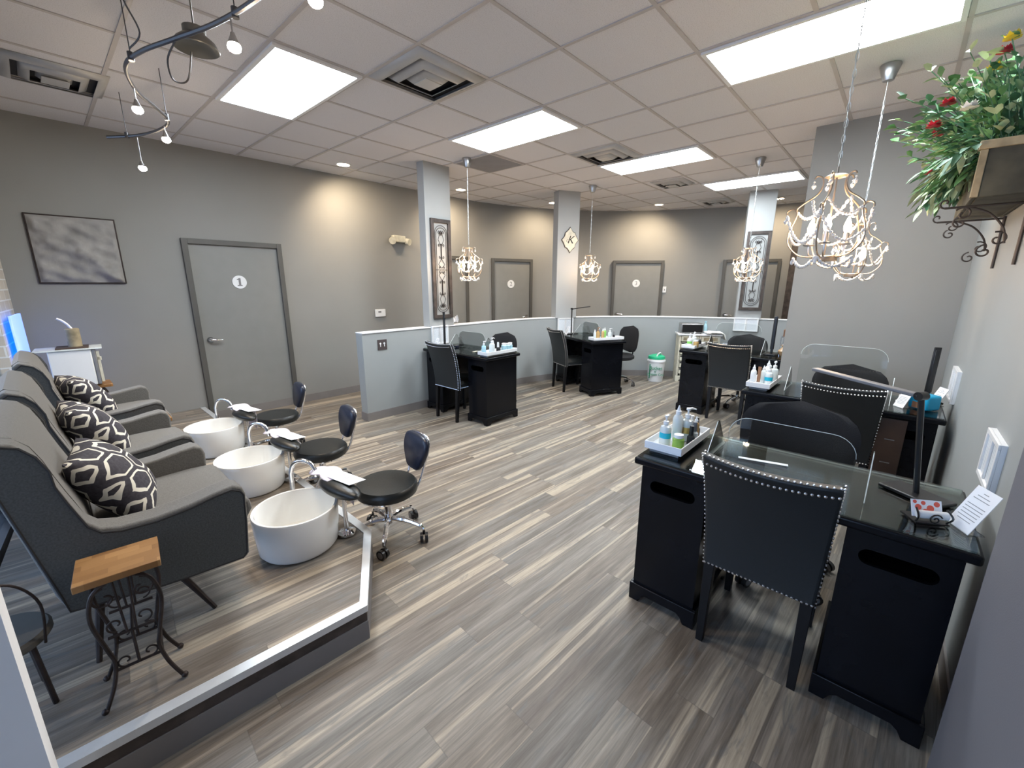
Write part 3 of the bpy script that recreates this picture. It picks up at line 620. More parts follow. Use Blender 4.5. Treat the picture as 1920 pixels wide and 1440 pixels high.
# ------------------------------------------------------------------ trays and bottles
def tray(n, x0, x1, y0, y1, label, ledge=True):
    r = thing('tray', label, 'tray', on(n, 0, 0), rz_of(n), group='white bottle trays'); t = .006; z = .045
    MB().box(x0 + .02, x1 - .02, y0 + .02, y1 - .02, 0, z - .028).build('riser', 'grey', r)
    MB().box(x0, x1, y0, y1, z - .028, z - .022).box(x0, x0 + t, y0, y1, z - .022, z + .01).box(x1 - t, x1, y0, y1, z - .022, z + .01).box(x0 + t, x1 - t, y0, y0 + t, z - .022, z + .01).box(x0 + t, x1 - t, y1 - t, y1, z - .022, z + .01).build('tray_body', 'white', r, bevel=.002)
    return .024
def bottle(n, x, y, z, kind, label, group, s=1., lab=None, body='clear', cap='white', rot=0):
    p = on(n, x, y, z); names = {'pump': 'pump_bottle', 'squeeze': 'squeeze_bottle', 'polish': 'nail_polish_bottle', 'jar': 'glass_jar', 'tube': 'lotion_tube', 'spray': 'spray_bottle'}
    r = thing(names[kind], label, 'jar' if kind == 'jar' else 'bottle', p, rz_of(n) + rot, group=group)
    if kind in ('pump', 'spray'):
        MB().lathe([(.001, 0), (.030, 0), (.032, .004), (.032, .095), (.027, .112), (.013, .12), (.013, .126)], n=22).build('bottle_body', body, r)
        q = MB().lathe([(.015, .126), (.015, .143), (.005, .146), (.005, .165), (.011, .167), (.011, .178), (.001, .180)], n=16)
        q.tube([(0, 0, .173), (.02, 0, .176), (.045, 0, .168)], [.007, .006, .004], 8); q.build('pump_head', cap, r)
        if lab: MB().lathe([(.0326, .045), (.0326, .078)], n=22, cap=False).build('bottle_label', lab, r)
    elif kind == 'squeeze':
        MB().lathe([(.001, 0), (.024, 0), (.026, .004), (.026, .125), (.020, .142), (.012, .15)], n=20).build('bottle_body', body, r)
        MB().lathe([(.014, .15), (.014, .168), (.010, .170), (.003, .198), (.001, .198)], n=14).build('cap', cap, r)
        if lab: MB().lathe([(.0265, .03), (.0265, .10)], n=20, cap=False).build('bottle_label', lab, r)
    elif kind == 'polish':
        MB().lathe([(.001, 0), (.013, 0), (.014, .003), (.014, .034), (.007, .041)], n=14).build('bottle_body', body, r); MB().lathe([(.009, .041), (.0075, .078), (.001, .079)], n=12).build('cap', cap, r)
    elif kind == 'jar':
        MB().lathe([(.001, 0), (.027, 0), (.028, .003), (.028, .058), (.021, .066)], n=20).build('jar_body', body, r); MB().lathe([(.023, .066), (.023, .082), (.001, .083)], n=18).build('cap', cap, r)
    elif kind == 'tube':
        MB().lathe([(.001, 0), (.012, 0), (.012, .02)], n=16).build('cap', cap, r)
        MB().grid(lambda u, v: (cos(2 * pi * u) * .012 * (1 - v * .8), sin(2 * pi * u) * .011, .02 + .11 * v), 16, 6).build('tube_body', body, r, sharp=80)
    r.scale = (s, s, s); return r
# nearest desk tray (left end of the desk, local y is +)
gN = 'bottles on the tray of the nearest desk'
tray('near', -.20, .20, .385, .565, 'white tray of bottles on the left end of the nearest desk'); Z = .0245
for x, y, k, lb, kw in [(-.115, .50, 'spray', 'clear bottle with a cyan label, leftmost on the nearest tray', dict(lab='cyan', body='clear', s=.85)),
    (-.03, .475, 'squeeze', 'tall clear white-tipped squeeze bottle on the nearest tray', dict(body='clear', s=.95)),
    (.02, .445, 'pump', 'clear pump bottle with gold print, on the nearest tray', dict(body='clear', s=.95, lab='gold', rot=-.6)),
    (-.14, .425, 'jar', 'small bottle with a lime green label, front of the nearest tray', dict(body='lime', s=.95, cap='white')),
    (.06, .415, 'squeeze', 'pale yellow bottle behind the lime one on the nearest tray', dict(body='amber', s=.62)),
    (-.03, .405, 'polish', 'black-capped dark polish bottle in the nearest tray middle', dict(body='dark', cap='black', s=1.25)),
    (.03, .41, 'polish', 'grey-capped clear polish bottle on the nearest tray', dict(body='clear', cap='grey', s=1.3)),
    (.10, .425, 'polish', 'black-capped polish bottle at the back of the nearest tray', dict(body='dark', cap='black', s=1.35)),
    (.13, .46, 'polish', 'white-capped polish bottle at the back of the nearest tray', dict(body='clear', cap='white', s=1.3))]:
    bottle('near', x, y, Z, k, lb, gN, **kw)
tray('D', -.24, .20, .39, .555, 'white tray of bottles on the second right desk'); gD = 'bottles on the tray of the second right desk'
for x, y, k, lb, kw in [(-.17, .525, 'squeeze', 'white rounded bottle at the left of the second right desk tray', dict(body='white', s=.8)),
    (-.15, .49, 'tube', 'brown-edged tube bottle on the second right desk tray', dict(body='brown', cap='white', s=1.1)),
    (-.10, .47, 'squeeze', 'pale green squeeze bottle on the second right desk tray', dict(body='clear', s=.75)),
    (-.13, .425, 'spray', 'bottle with a wide cyan label on the second right desk tray', dict(body='clear', lab='cyan', s=.88)),
    (-.03, .455, 'squeeze', 'white pointed-tip bottle on the second right desk tray', dict(body='white', s=.92)),
    (.03, .42, 'pump', 'white pump bottle at the right of the second right desk tray', dict(body='clear', s=.95))]:
    bottle('D', x, y, Z, k, lb, gD, **kw)
tray('C', -.25, .16, .40, .56, 'white tray of bottles on the far desk by the cream drawer unit'); gC = 'bottles on the tray of the far desk'
for x, y, k, lb, kw in [(-.18, .49, 'pump', 'bottle with a bright green label on the far desk tray', dict(body='white', lab='lime2', s=.95)),
    (-.08, .47, 'pump', 'clear pump bottle on the far desk tray', dict(body='clear', s=1.)), (0, .50, 'squeeze', 'pale squeeze bottle at the back of the far desk tray', dict(body='clear', s=.9)),
    (-.15, .42, 'jar', 'amber bottle beside the green label bottle on the far desk', dict(body='amber', s=1.1, cap='white')), (-.02, .43, 'jar', 'dark jar with a silver lid on the far desk tray', dict(body='dark', cap='brushed', s=1.1))]:
    bottle('C', x, y, Z, k, lb, gC, **kw)
# the two left desks carry their trays on the room-side (local -y) end
tray('A', -.25, .25, -.555, -.40, 'white tray of bottles on the left desk'); gA = 'bottles on the tray of the left desk'
for x, y, k, lb, kw in [(-.19, -.44, 'pump', 'clear pump bottle at the left of the left desk tray', dict(body='blueliq', s=.8)), (-.12, -.50, 'pump', 'taller clear pump bottle on the left desk tray', dict(body='clear', s=1.)), (-.06, -.46, 'squeeze', 'white squeeze bottle on the left desk tray', dict(body='white', s=.72)),
    (-.01, -.49, 'polish', 'white-capped dark polish bottle on the left desk tray', dict(body='dark', cap='white', s=1.5)), (.05, -.45, 'polish', 'dark polish bottle in the middle of the left desk tray', dict(body='dark', cap='black', s=1.2)),
    (.08, -.50, 'jar', 'jar of pale blue liquid, leftmost of three on the left desk', dict(body='blueliq', cap='white', s=1.2)), (.145, -.49, 'jar', 'jar of pale blue liquid, middle of three on the left desk', dict(body='blueliq', cap='white', s=1.1)), (.205, -.48, 'jar', 'jar of pale blue liquid, rightmost of three on the left desk', dict(body='blueliq', cap='white', s=1.1))]:
    bottle('A', x, y, Z, k, lb, gA, **kw)
tray('B', -.25, .25, -.555, -.40, 'white tray of bottles on the centre desk'); gB = 'bottles on the tray of the centre desk'
for x, y, k, lb, kw in [(-.19, -.47, 'squeeze', 'clear bottle at the left end of the centre desk tray', dict(body='clear', s=.72)), (-.12, -.44, 'pump', 'amber topped pump bottle on the centre desk tray', dict(body='amber', cap='brown', s=.9)), (-.07, -.49, 'squeeze', 'pale yellow bottle in the middle of the centre desk tray', dict(body='amber', s=.78)),
    (-.02, -.46, 'squeeze', 'tall pale green bottle on the centre desk tray', dict(body='lime2', s=.82)), (.04, -.50, 'pump', 'clear pump bottle at the right of the centre desk tray', dict(body='clear', s=.85)), (.13, -.47, 'polish', 'small dark polish bottle at the right end of the centre desk tray', dict(body='dark', cap='grey', s=1.3))]:
    bottle('B', x, y, Z, k, lb, gB, **kw)

# ------------------------------------------------------------------ desk lamps, signs, small desk things
def lamp(n, x, y, rz, label, hgt=.40, L=.40, arm_up=0., folded=False, tilt=(0, 0)):
    p = on(n, x, y); r = thing('desk_lamp', label, 'lamp', p, rz, group='black bar desk lamps')
    MB().box(-.10, .10, -.055, .055, 0, .014).build('base', 'black', r, bevel=.004)
    if folded:
        MB().box(-.010, .010, -.013, .013, .014, hgt).build('post', 'black', r, bevel=.004); MB().box(-.006, .006, -.02, .02, .06, hgt + .02).build('light_arm', 'black', r, bevel=.004); return
    tx_, ty_ = tilt; MB().tube([(0, 0, .012), (tx_, ty_, hgt)], .010, 8).build('post', 'black', r)
    MB().cyl((tx_, ty_ - .018, hgt), (tx_, ty_ + .018, hgt), .016, n=16).build('hinge', 'black', r)
    MB().box(.0, L, -.018, .018, -.007, .007).build('light_arm', 'grey' if n == 'near' else 'black', r, (tx_, ty_, hgt), (0, -arm_up, 0), bevel=.004)
lamp('near', .085, -.42, R(55), 'black desk lamp with a long horizontal arm on the nearest desk', .40, .44, R(2), tilt=(.018, .061))
lamp('D', .23, -.49, R(20), 'tall black folded desk lamp on the second right desk by the wall', .36, folded=True)
lamp('C', .04, -.375, 0, 'tall black folded desk lamp at the partition end of the far desk', .42, folded=True)
lamp('A', -.02, .46, 0, 'black folded desk lamp on the left desk in front of the scroll panel column', .42, folded=True)
lamp('B', -.08, .42, R(-28), 'thin black desk lamp with raised arm on the centre desk', .40, .33, R(6))
def sign(n, x, y, rz, label, s=1., hw=.048):
    r = thing('desk_sign', label, 'sign', on(n, x, y), rz, group='white paper desk signs')
    T_ = Matrix.Rotation(R(24), 4, 'Y')
    b = MB().box(-.002, .0, -hw * s, hw * s, 0, .155 * s, T=T_).build('paper', 'paper', r)
    L = MB()
    for k in range(9):
        z = (.138 - k * .0115 - (.012 if k > 2 else 0)) * s; w = (.010, .024, .032, .036, .036, .036, .034, .036, .027)[k] * s; L.box(-.0026, -.0021, -w, w, z - .0012, z + .0012, T=T_)
    L.build('print', 'print', b); MB().box(-.005, .045, -hw * s, hw * s, 0, .003).build('holder', 'acryl', r)
sign('near', -.125, -.520, R(-62), 'white printed paper sign on a clear stand at the wall end of the nearest desk')
sign('D', -.12, -.345, R(-50), 'small white printed sign leaning on the second right desk', .8)
sign('D', .10, -.515, R(-60), 'white printed sign behind the blue packet on the second right desk', .85)
sign('C', .0, .14, R(-10), 'small white paper card standing on the far desk', .6)
sign('A', -.20, .44, R(-15), 'small white printed card standing on the left desk', .85)
sign('B', -.20, .38, R(-30), 'small white printed card standing on the centre desk', .9)
# card holder on the nearest desk
r = thing('card_holder', 'black scrolled holder with red patterned cards on the nearest desk', 'card holder', on('near', -.13, -.445), R(30))
MB().box(-.03, .05, -.05, .05, 0, .004).tube(smooth([(-.02, -.045, .005), (-.035, -.05, .03), (-.01, -.045, .05)], 4), .003, 6).tube(smooth([(-.02, .045, .005), (-.035, .05, .03), (-.01, .045, .05)], 4), .003, 6).tube(spiral((0, 0), .002, .02, 0, 9) and [(-.036, a, .022 + b) for a, b in spiral((0, 0), .003, .02, 0, 9)], .0025, 6).build('stand', 'black', r)
rollm = MB().cyl((-.018, -.043, .03), (-.018, .043, .03), .014, n=18).build('white_roll', 'white', r)
cdm = MB().box(-.002, .002, -.045, .045, 0, .058, T=Matrix.Translation((0, 0, .012)) @ Matrix.Rotation(R(24), 4, 'Y')).build('card_stack', 'paper', r)
cc_ = MB()
for (a, b, q) in ((-.03, .045, .009), (-.01, .03, .011), (.01, .047, .007), (.026, .032, .010), (.005, .02, .008), (.035, .05, .006)):
    cc_.cyl((-.0022, a, b), (-.0028, a, b), q, n=14, T=Matrix.Translation((0, 0, .012)) @ Matrix.Rotation(R(24), 4, 'Y'))
cc_.build('card_print', 'red', cdm)
r = thing('tissue_packet', 'bright blue packet on the second right desk by the wall', 'packet', on('D', -.07, -.465), R(-40))
MB().box(-.05, .06, -.06, .06, 0, .10).build('packet_body', 'teal', r, bevel=.015, seg=3); MB().box(-.051, -.0505, -.035, .03, .01, .05).build('packet_print', 'brown', r)
r = thing('white_dish', 'small white holder with black base on the second right desk', 'dish', on('D', .06, -.36), 0); MB().lathe([(.03, 0), (.03, .01), (.018, .012), (.018, .05), (.001, .05)], n=18).build('dish_body', 'white', r)
r = thing('ring_box', 'small dark box on the left desk near the low wall', 'box', on('A', .05, .30), .2); box('box_body', -.05, .05, -.03, .03, 0, .025, 'navy', r, bevel=.003)
r = thing('paper_slip', 'pale paper strip lying on the left desk glass', 'paper', on('A', -.04, -.14), .3); box('slip', -.05, .05, -.02, .02, 0, .001, 'cream', r)
for n, x, y, rz, lb in (('near', .05, .10, .25, 'white paper strip lying on the nearest desk glass'),):
    r = thing('paper_slip', lb, 'paper', on(n, x, y), rz); box('slip', -.012, .012, -.10, .10, 0, .001, 'paper', r)
# crumpled tissue beside column one
r = thing('tissue', 'crumpled white tissue on the low wall beside the left scroll panel column', 'tissue', (2.60, 3.31, 1.046))
MB().grid(lambda u, v: ((u - .5) * .10, (v - .5) * .08, .02 + .05 * sin(7 * u + 3) * cos(6 * v) ** 2 + .03 * sin(13 * v * u + 1)), 12, 12).build('tissue_sheet', 'paper', r, sharp=80, solid=.002)
tissue = r; r.location.z = 1.046 + .035

# far desk extras
r = thing('vase', 'round tan vase on the far desk beside the partition wall', 'vase', on('C', .02, -.50), 0); MB().lathe([(.001, 0), (.03, 0), (.055, .03), (.058, .055), (.03, .088), (.02, .10), (.026, .112)], n=24, cap=False).lathe([(.001, .002), (.02, .1)], n=8, cap=False).build('vase_body', 'vase', r)
r = thing('wire_rack', 'small chrome wire rack on the far desk beside the partition wall', 'rack', on('C', .20, -.50), 0)
w_ = MB()
for z in (.10, .20): w_.tube([(-.08, -.06, z), (.08, -.06, z), (.08, .06, z), (-.08, .06, z)], .003, 6, True)
for x in (-.08, .08):
    for y in (-.06, .06): w_.cyl((x, y, 0), (x, y, .21), .003, n=6)
w_.build('wire_frame', 'chrome', r); box('shelf', -.08, .08, -.06, .06, .098, .102, 'vase', r)
rk = thing('tissue_box', 'brown tissue box on the wire rack at the far desk', 'tissue box', on('C', .20, -.50, .206), 0); box('box_body', -.06, .06, -.05, .05, 0, .08, 'brown', rk, bevel=.003); MB().lathe([(.035, 0), (.02, .02), (.001, .05)], (0, 0, .08), 8, cap=False).build('tissue_tuft', 'paper', rk)

# ------------------------------------------------------------------ wall things
def cert(label, T_, w=.27, h=.24):
    r = bpy.data.objects.new('certificate_frame', None); col.objects.link(r); r.matrix_world = T_; tag(r, label, 'picture frame', 'white double certificate frames')
    b = .02; MB().box(-w / 2, w / 2, -.015, 0, -h / 2, h / 2).build('backing', 'white', r)
    MB().box(-w / 2, w / 2, -.024, -.015, h / 2 - b, h / 2).box(-w / 2, w / 2, -.024, -.015, -h / 2, -h / 2 + b).box(-w / 2, -w / 2 + b, -.024, -.015, -h / 2 + b, h / 2 - b).box(w / 2 - b, w / 2, -.024, -.015, -h / 2 + b, h / 2 - b).box(-.006, .006, -.024, -.015, -h / 2 + b, h / 2 - b).build('frame', 'white', r, bevel=.002)
    for s in (-1, 1): MB().box(s * (w / 4) - w / 4 + b * .9, s * (w / 4) + w / 4 - b * .9, -.0165, -.0152, -h / 2 + b, h / 2 - b).build('certificate', 'cert', r)
def wallT(x, y, z, ang): return Matrix.Translation((x, y, z)) @ Matrix.Rotation(ang, 4, 'Z')
def colT(c, s, z): p, e, nb = c; q = p + e * s - nb * .001; return wallT(q.x, q.y, z, math.atan2(e.y, e.x))
cert('white double frame at the foot of the left scroll panel column', wallT(2.285, 3.243, .935, 0))
cert('white double frame at the foot of the monogram plaque column', colT(c2, .18, .91), .29, .25)
cert('white double frame below the scroll panel on the far right column', colT(c3, .17, .945), .36, .22)
cert('white double frame on the right wall beside the nearest desk', wallT(1.225, RW, .925, pi), .27, .20)
cert('white double frame on the right wall beside the second desk', wallT(2.93, RW, .93, pi), .30, .22)
def scroll_panel(label, T_, w=.30, h=1.20):
    r = bpy.data.objects.new('iron_scroll_panel', None); col.objects.link(r); r.matrix_world = T_; tag(r, label, 'wall panel', 'framed iron scroll panels')
    b = .045; MB().box(-w / 2, -w / 2 + b, -.03, 0, -h / 2, h / 2).box(w / 2 - b, w / 2, -.03, 0, -h / 2, h / 2).box(-w / 2 + b, w / 2 - b, -.03, 0, h / 2 - b, h / 2).box(-w / 2 + b, w / 2 - b, -.03, 0, -h / 2, -h / 2 + b).build('frame', 'fwood', r, bevel=.003)
    box('backing', -w / 2 + b, w / 2 - b, -.008, 0, -h / 2 + b, h / 2 - b, 'cream' if 0 else 'column', r)
    iw = w / 2 - b - .012; ih = h / 2 - b - .03; q = MB(); y = -.018; rr = .0032
    for k, off in enumerate((0, .022)):
        a = iw - off; top = ih - off * 1.2
        loop = [(a, y, -top + a), (a, y, top - a)] + [(a * cos(t), y, top - a + a * sin(t)) for t in [pi * i / 10 for i in range(1, 10)]] + [(-a, y, top - a), (-a, y, -top + a)] + [(a * cos(t), y, -top + a + a * sin(t)) for t in [pi + pi * i / 10 for i in range(1, 10)]]
        q.tube(loop, rr, 5, True)
    for sz in (1, -1):
        for sx in (1, -1):
            def cv(P): q.tube([(sx * px, y, sz * pz) for px, pz in P], rr, 5)
            cv(spiral((.028, ih - .085), .020, .004, pi * .5, -pi * 1.6)); cv([(.028, ih - .065), (.006, ih - .09), (.0, ih - .12)])
            cv([(.0, ih - .06), (.045, ih - .17), (.0, ih - .25)]); cv(spiral((.03, ih - .235), .018, .004, -pi / 2, 1.6 * pi)); cv(spiral((.025, ih - .385), .018, .004, pi / 2, -1.5 * pi)); cv([(.0, ih - .40), (.05, ih - .47), (.0, .02)])
            cv(spiral((.028, .03), .017, .004, -pi / 2, 1.5 * pi))
        q.tube([(0, y, sz * (ih - .22)), (0, y, sz * (ih - .41))], .0065, 6)
    q.tube([(-iw, y, 0), (iw, y, 0)], rr, 5); q.build('scrollwork', 'iron', r)
scroll_panel('tall framed iron scroll panel on the left column', wallT(2.352, 3.2455, 1.76, 0), .31, 1.22)
scroll_panel('tall framed iron scroll panel on the far right column', colT(c3, .20, 1.79), .33, 1.22)
# monogram plaque
p, e, nb = c2; q = p + e * .215 - nb * .001
r = bpy.data.objects.new('monogram_plaque', None); col.objects.link(r); r.matrix_world = wallT(q.x, q.y, 2.27, math.atan2(e.y, e.x)); tag(r, 'cream diamond shaped plaque with a dark script letter on the middle column', 'plaque')
pts = []
for i in range(48):
    t = 2 * pi * i / 48; base = 1 / (abs(cos(t)) + abs(sin(t))); sc = 1 - .13 * abs(sin(4 * t)) * (1 if (i // 6) % 2 else .5); pts.append((.155 * cos(t) * (.35 * 1 + .65 * base) * sc * 1.0, .20 * sin(t) * (.35 + .65 * base) * sc))
MB().prism(pts, -.015, 0, 'y').build('plaque_board', 'iron2', r); MB().prism([(a * .92, b * .93) for a, b in pts], -.020, -.015, 'y').build('plaque_face', 'cream', r)
text('monogram', 'K', .17, 'iron', r, (0, -.021, 0), (R(90), 0, 0), shear=.35)
MB().tube([(a - .045, -.0215, b - .02) for a, b in spiral((0, 0), .03, .006, .5, 7)], .0022, 5).build('flourish', 'iron', r)
# plaster art panel
r = thing('plaster_art_panel', 'grey textured plaster art panel on the left wall beside door one', 'wall art', (-.845, LY, 1.885))
MB().box(-.30, .30, -.02, 0, -.305, .305).build('frame', 'iron', r, bevel=.004)
def rel(u, v):
    x = (u - .5) * .575; z = (v - .5) * .585; e_ = min(u, 1 - u, v, 1 - v); d = (u - (1 - v)); hgt = .020 * max(0, 1 - abs(d + .06 * sin(9 * u)) * 4.2) + .009 * sin(11 * u + 5 * v) * sin(9 * v - 3 * u) + .006 * sin(23 * u - 7 * v + 2 * sin(8 * v)) * sin(17 * v) + .004 * sin(31 * v + 13 * u)
    hgt += random.uniform(-.0014, .0014); return (x, -.021 - max(.002, .018 + hgt * 1.9) * min(1, e_ * 18), z)
MB().grid(rel, 44, 44).build('plaster_relief', 'art', r, sharp=90)
# thermostat, emergency light, wall switches
r = thing('thermostat', 'small white thermostat on the left wall beyond the low wall', 'thermostat', (2.285, LY, 1.15)); MB().box(-.085, .085, -.025, 0, -.055, .055).build('case', 'white', r, bevel=.006); box('display', -.04, .01, -.026, -.0252, .005, .03, 'grey', r)
r = thing('emergency_light', 'cream twin-head emergency light high on the left wall', 'emergency light', (2.67, LY, 2.24)); MB().box(-.11, .10, -.07, 0, -.045, .055).build('case', 'cream', r, bevel=.01)
for sx in (-1, 1): MB().cyl((sx * .125, -.04, -.02), (sx * .15, -.10, -.035), .045, .05, n=20).build('lamp_head', 'cream', r)
r = thing('wall_switch', 'small white switch beside the door on the far curved wall', 'switch', (7.425, 2.42, 1.48), math.atan2(-.8, .5)); MB().box(-.035, .035, -.008, 0, -.06, .06).build('plate', 'white', r, bevel=.002); box('toggle', -.008, .008, -.018, -.008, -.02, .01, 'grey', r)

# ------------------------------------------------------------------ cream drawer unit and its things
ang = math.atan2(-.52, .30)
r = thing('drawer_unit', 'cream painted slatted drawer unit against the curved low wall', 'cabinet', (5.83, 1.40, 0), R(30)); cw, cd_, chh = .60, .31, .80
# local: front faces -x
MB().box(0, cd_, 0, .03, .09, chh - .03).box(0, cd_, -cw, -cw + .03, .09, chh - .03).box(cd_ - .02, cd_, -cw + .03, -.03, .09, chh - .03).box(0.0, .03, -cw / 2 - .015, -cw / 2 + .015, .09, chh - .03).box(.0, cd_, -cw + .03, -.03, .09, .12).build('body', 'cream', r, bevel=.003)
MB().prism([(0, 0), (.05, 0), (.07, .03), (cw - .07 + .02, .03), (cw - .03, 0), (cw + .02, 0), (cw + .02, .09), (0, .09)], -.012, .01, 'x', T=Matrix.Translation((0, -cw - .0 + .02, 0))).box(.01, cd_, -cw + .0, -cw + .03, 0, .09).box(.01, cd_, 0, .03, 0, .09).build('plinth', 'cream', r, bevel=.002)
MB().box(-.025, cd_ + .01, -cw - .025, .055, chh - .03, chh).build('top', 'white', r, bevel=.008)
for k in range(6):
    z1 = chh - .04 - k * .108
    for s in (0, 1):
        ya = -.03 - s * (cw / 2 - .015) if 0 else (-.005 if s == 0 else -cw / 2 - .018); yb = ya - (cw / 2 - .03)
        d = MB().box(-.008, .012, yb, ya, z1 - .088, z1 - .0).build('drawer_front', 'cream', r, bevel=.003)
        if k == 0: MB().box(-.012, -.008, yb + .03, ya - .03, z1 - .07, z1 - .018).build('drawer_panel', 'rustic2', d)
        else: MB().box(-.0095, -.008, yb + .004, ya - .004, z1 - .022, z1 - .001).build('pull_slot', 'dark', d)
MT = Matrix.Translation((5.83, 1.40, 0)) @ Matrix.Rotation(R(30), 4, 'Z')
def oncab(x, y, z=0): return MT @ Vector((x, y, chh + z))
r = thing('toaster_oven', 'black-fronted steel box appliance on the cream drawer unit', 'appliance', oncab(.0, -.16), R(30)); MB().box(.0, .28, -.17, .17, .012, .16).build('housing', 'brushed', r, bevel=.008)
MB().box(-.006, 0, -.155, .155, .025, .145).build('door', 'black', r, bevel=.003); MB().box(.03, .05, -.15, -.13, 0, .012).box(.03, .05, .13, .15, 0, .012).box(.22, .24, -.15, -.13, 0, .012).box(.22, .24, .13, .15, 0, .012).build('feet', 'black', r)
r = thing('towel', 'folded white towel draped over the right end of the cream drawer unit', 'towel', oncab(.06, -.52), R(30))
MB().grid(lambda u, v: ((u - .5) * .26, (.5 - v) * .30 , .018 + .012 * sin(9 * u) * sin(5 * v + 1) + (.012 if .2 < v < .8 else 0) - (.10 * max(0, v - .88) / .12 if v > .88 else 0)), 16, 20).build('cloth', 'towel', r, sharp=90, solid=.012)
r = thing('spray_can', 'pale green bottle behind the towel on the cream drawer unit', 'bottle', oncab(.22, -.40), 0); MB().lathe([(.001, 0), (.032, 0), (.034, .01), (.034, .10), (.02, .14), (.012, .15), (.012, .17), (.02, .175), (.02, .19), (.001, .192)], n=20).build('bottle_body', 'blueliq', r)
# bucket
r = thing('bucket', 'white plastic bucket with a green lid and green print on the floor', 'bucket', (5.60, 1.69, 0)); r.scale = (1, 1, 1.1)
MB().lathe([(.001, 0), (.118, 0), (.122, .01), (.138, .30), (.148, .302), (.148, .325), (.14, .33), (.14, .345), (.001, .345)], n=36).build('pail', 'white', r)
MB().lathe([(.001, .345), (.138, .345), (.14, .36), (.13, .385), (.06, .41), (.001, .415)], n=32).build('lid', 'green', r); MB().tube(smooth([(-.09, -.04, .39), (-.06, -.05, .43), (0.0, -.06, .435), (.05, -.06, .40)], 5), .010, 8).build('handle', 'white', r)
aim = math.atan2(-1.18 - 1.69, -1.19 - 5.60)
for t_, z, s_ in (('Bucket', .215, .072), ("o'", .168, .055), ('Cotton Coil', .118, .054)):
    rad = .136; text('lettering', t_, s_, 'dgreen', r, (rad * cos(aim), rad * sin(aim), z), (R(90), 0, aim + R(90)), .004)
q = MB(); 
for k in range(1): q.box(-.008, .008, -.002, .002, .05, .27, T=Matrix.Translation((.1375 * cos(aim - .75), .1375 * sin(aim - .75), 0)) @ Matrix.Rotation(aim - .75 + R(90), 4, 'Z'))
q.build('green_stripe', 'dgreen', r)

# ------------------------------------------------------------------ pedicure tubs, foot pads, towels, cards
def tub():
    r = thing('foot_tub', 'x', 'foot tub', (0, 0, 0), group='white round foot tubs')
    R_, h = .215, .234; MB().lathe([(.001, .0), (.172, .0), (.190, .005), (.201, .022), (.209, .11), (R_, h - .006), (R_ - .003, h), (R_ - .014, h), (R_ - .018, h - .008), (.193, .09), (.178, .045), (.13, .03), (.001, .026)], n=56).build('basin', 'ceramic', r)
    MB().lathe([(.001, .0285), (.018, .0285), (.018, .033), (.001, .034)], (-.02, .02, 0), 16).build('drain', 'chrome', r)
    # arched faucet on a standing pipe behind the rim
    pts = [(.085, .262, 0), (.085, .262, .28), (.088, .258, .33), (.100, .240, .375), (.130, .205, .396), (.165, .165, .378), (.180, .145, .335), (.183, .140, .30)]
    MB().tube(smooth(pts, 5), .0135, 12).lathe([(.024, 0), (.022, .01), (.014, .02)], (.085, .262, 0), 18).build('faucet', 'chrome', r)
    return r
TB = tub(); tubs = [((-.432, 1.10, hp), 'white round foot tub nearest the camera on the platform'), ((-.372, 2.045, hp), 'middle white round foot tub on the platform'), ((-.352, 3.01, hp), 'farthest white round foot tub beside door one')]
which = ['nearest', 'middle', 'farthest']
def footrest():
    r = thing('footrest', 'x', 'footrest', (0, 0, 0), group='black padded footrests'); MB().sph((0, 0, 0), 1, (.068, .178, .042), 24, 14).build('pad', 'leather', r)
    MB().cyl((.018, 0, -.02), (.018, 0, -.28), .012, n=12).lathe([(.05, -.29), (.05, -.28), (.015, -.27)], (.018, 0, 0), 18).build('stand', 'chrome', r); return r
FR = footrest()
for k, (p, lb) in enumerate(tubs):
    o = TB if k == 0 else dup(TB, p); o.location = p; o['label'] = lb
    q = (p[0] + .205, p[1] - .105, hp + .297); o = FR if k == 0 else dup(FR, q); o.location = q; o.rotation_euler = (0, 0, R(6)); o['label'] = 'black oval padded footrest over the rim of the %s foot tub' % which[k]
    c = thing('paper_card', 'white printed card lying on the %s footrest' % which[k], 'card', (q[0] + .045, q[1] + .02, q[2] + .042), R(8), group='cards on the footrests'); c.rotation_euler = (0, R(6), R(10)); MB().box(-.055, .055, -.14 + .03, .11, 0, .0015).build('card', 'paper', c)
    MB().box(-.02, .02, -.02, -.015, .0016, .002).box(-.015, .015, -.005, 0, .0016, .002).build('print', 'print', c)
    tw = thing('towel', 'lilac patterned cloth draped over the far side of the %s footrest' % which[k], 'towel', (q[0], q[1], q[2]), R(6), group='lilac cloths at the footrests')
    sec = [Vector(v) for v in ((-.045, 0, .052), (-.01, 0, .058), (.035, 0, .06), (.075, 0, .052), (.10, 0, .01), (.105, 0, -.06), (.10, 0, -.14))]
    sec = smooth(sec, 4)
    def cl(u, v):
        c_ = sec[min(int(v * (len(sec) - 1) + .5), len(sec) - 1)]; w_ = (.12 + .05 * sin(pi * min(1, v * 1.5))); return (c_.x + .012 + .006 * sin(14 * u), .150 + (u - .5) * 2 * w_ * (.75 + .25 * (1 - v)), c_.z + .008 * sin(9 * u + 4 * v) * v + (-.03 * abs(u - .5) * 2))
    MB().grid(cl, 14, 24).build('cloth', 'pinkcloth', tw, sharp=90, solid=.004)

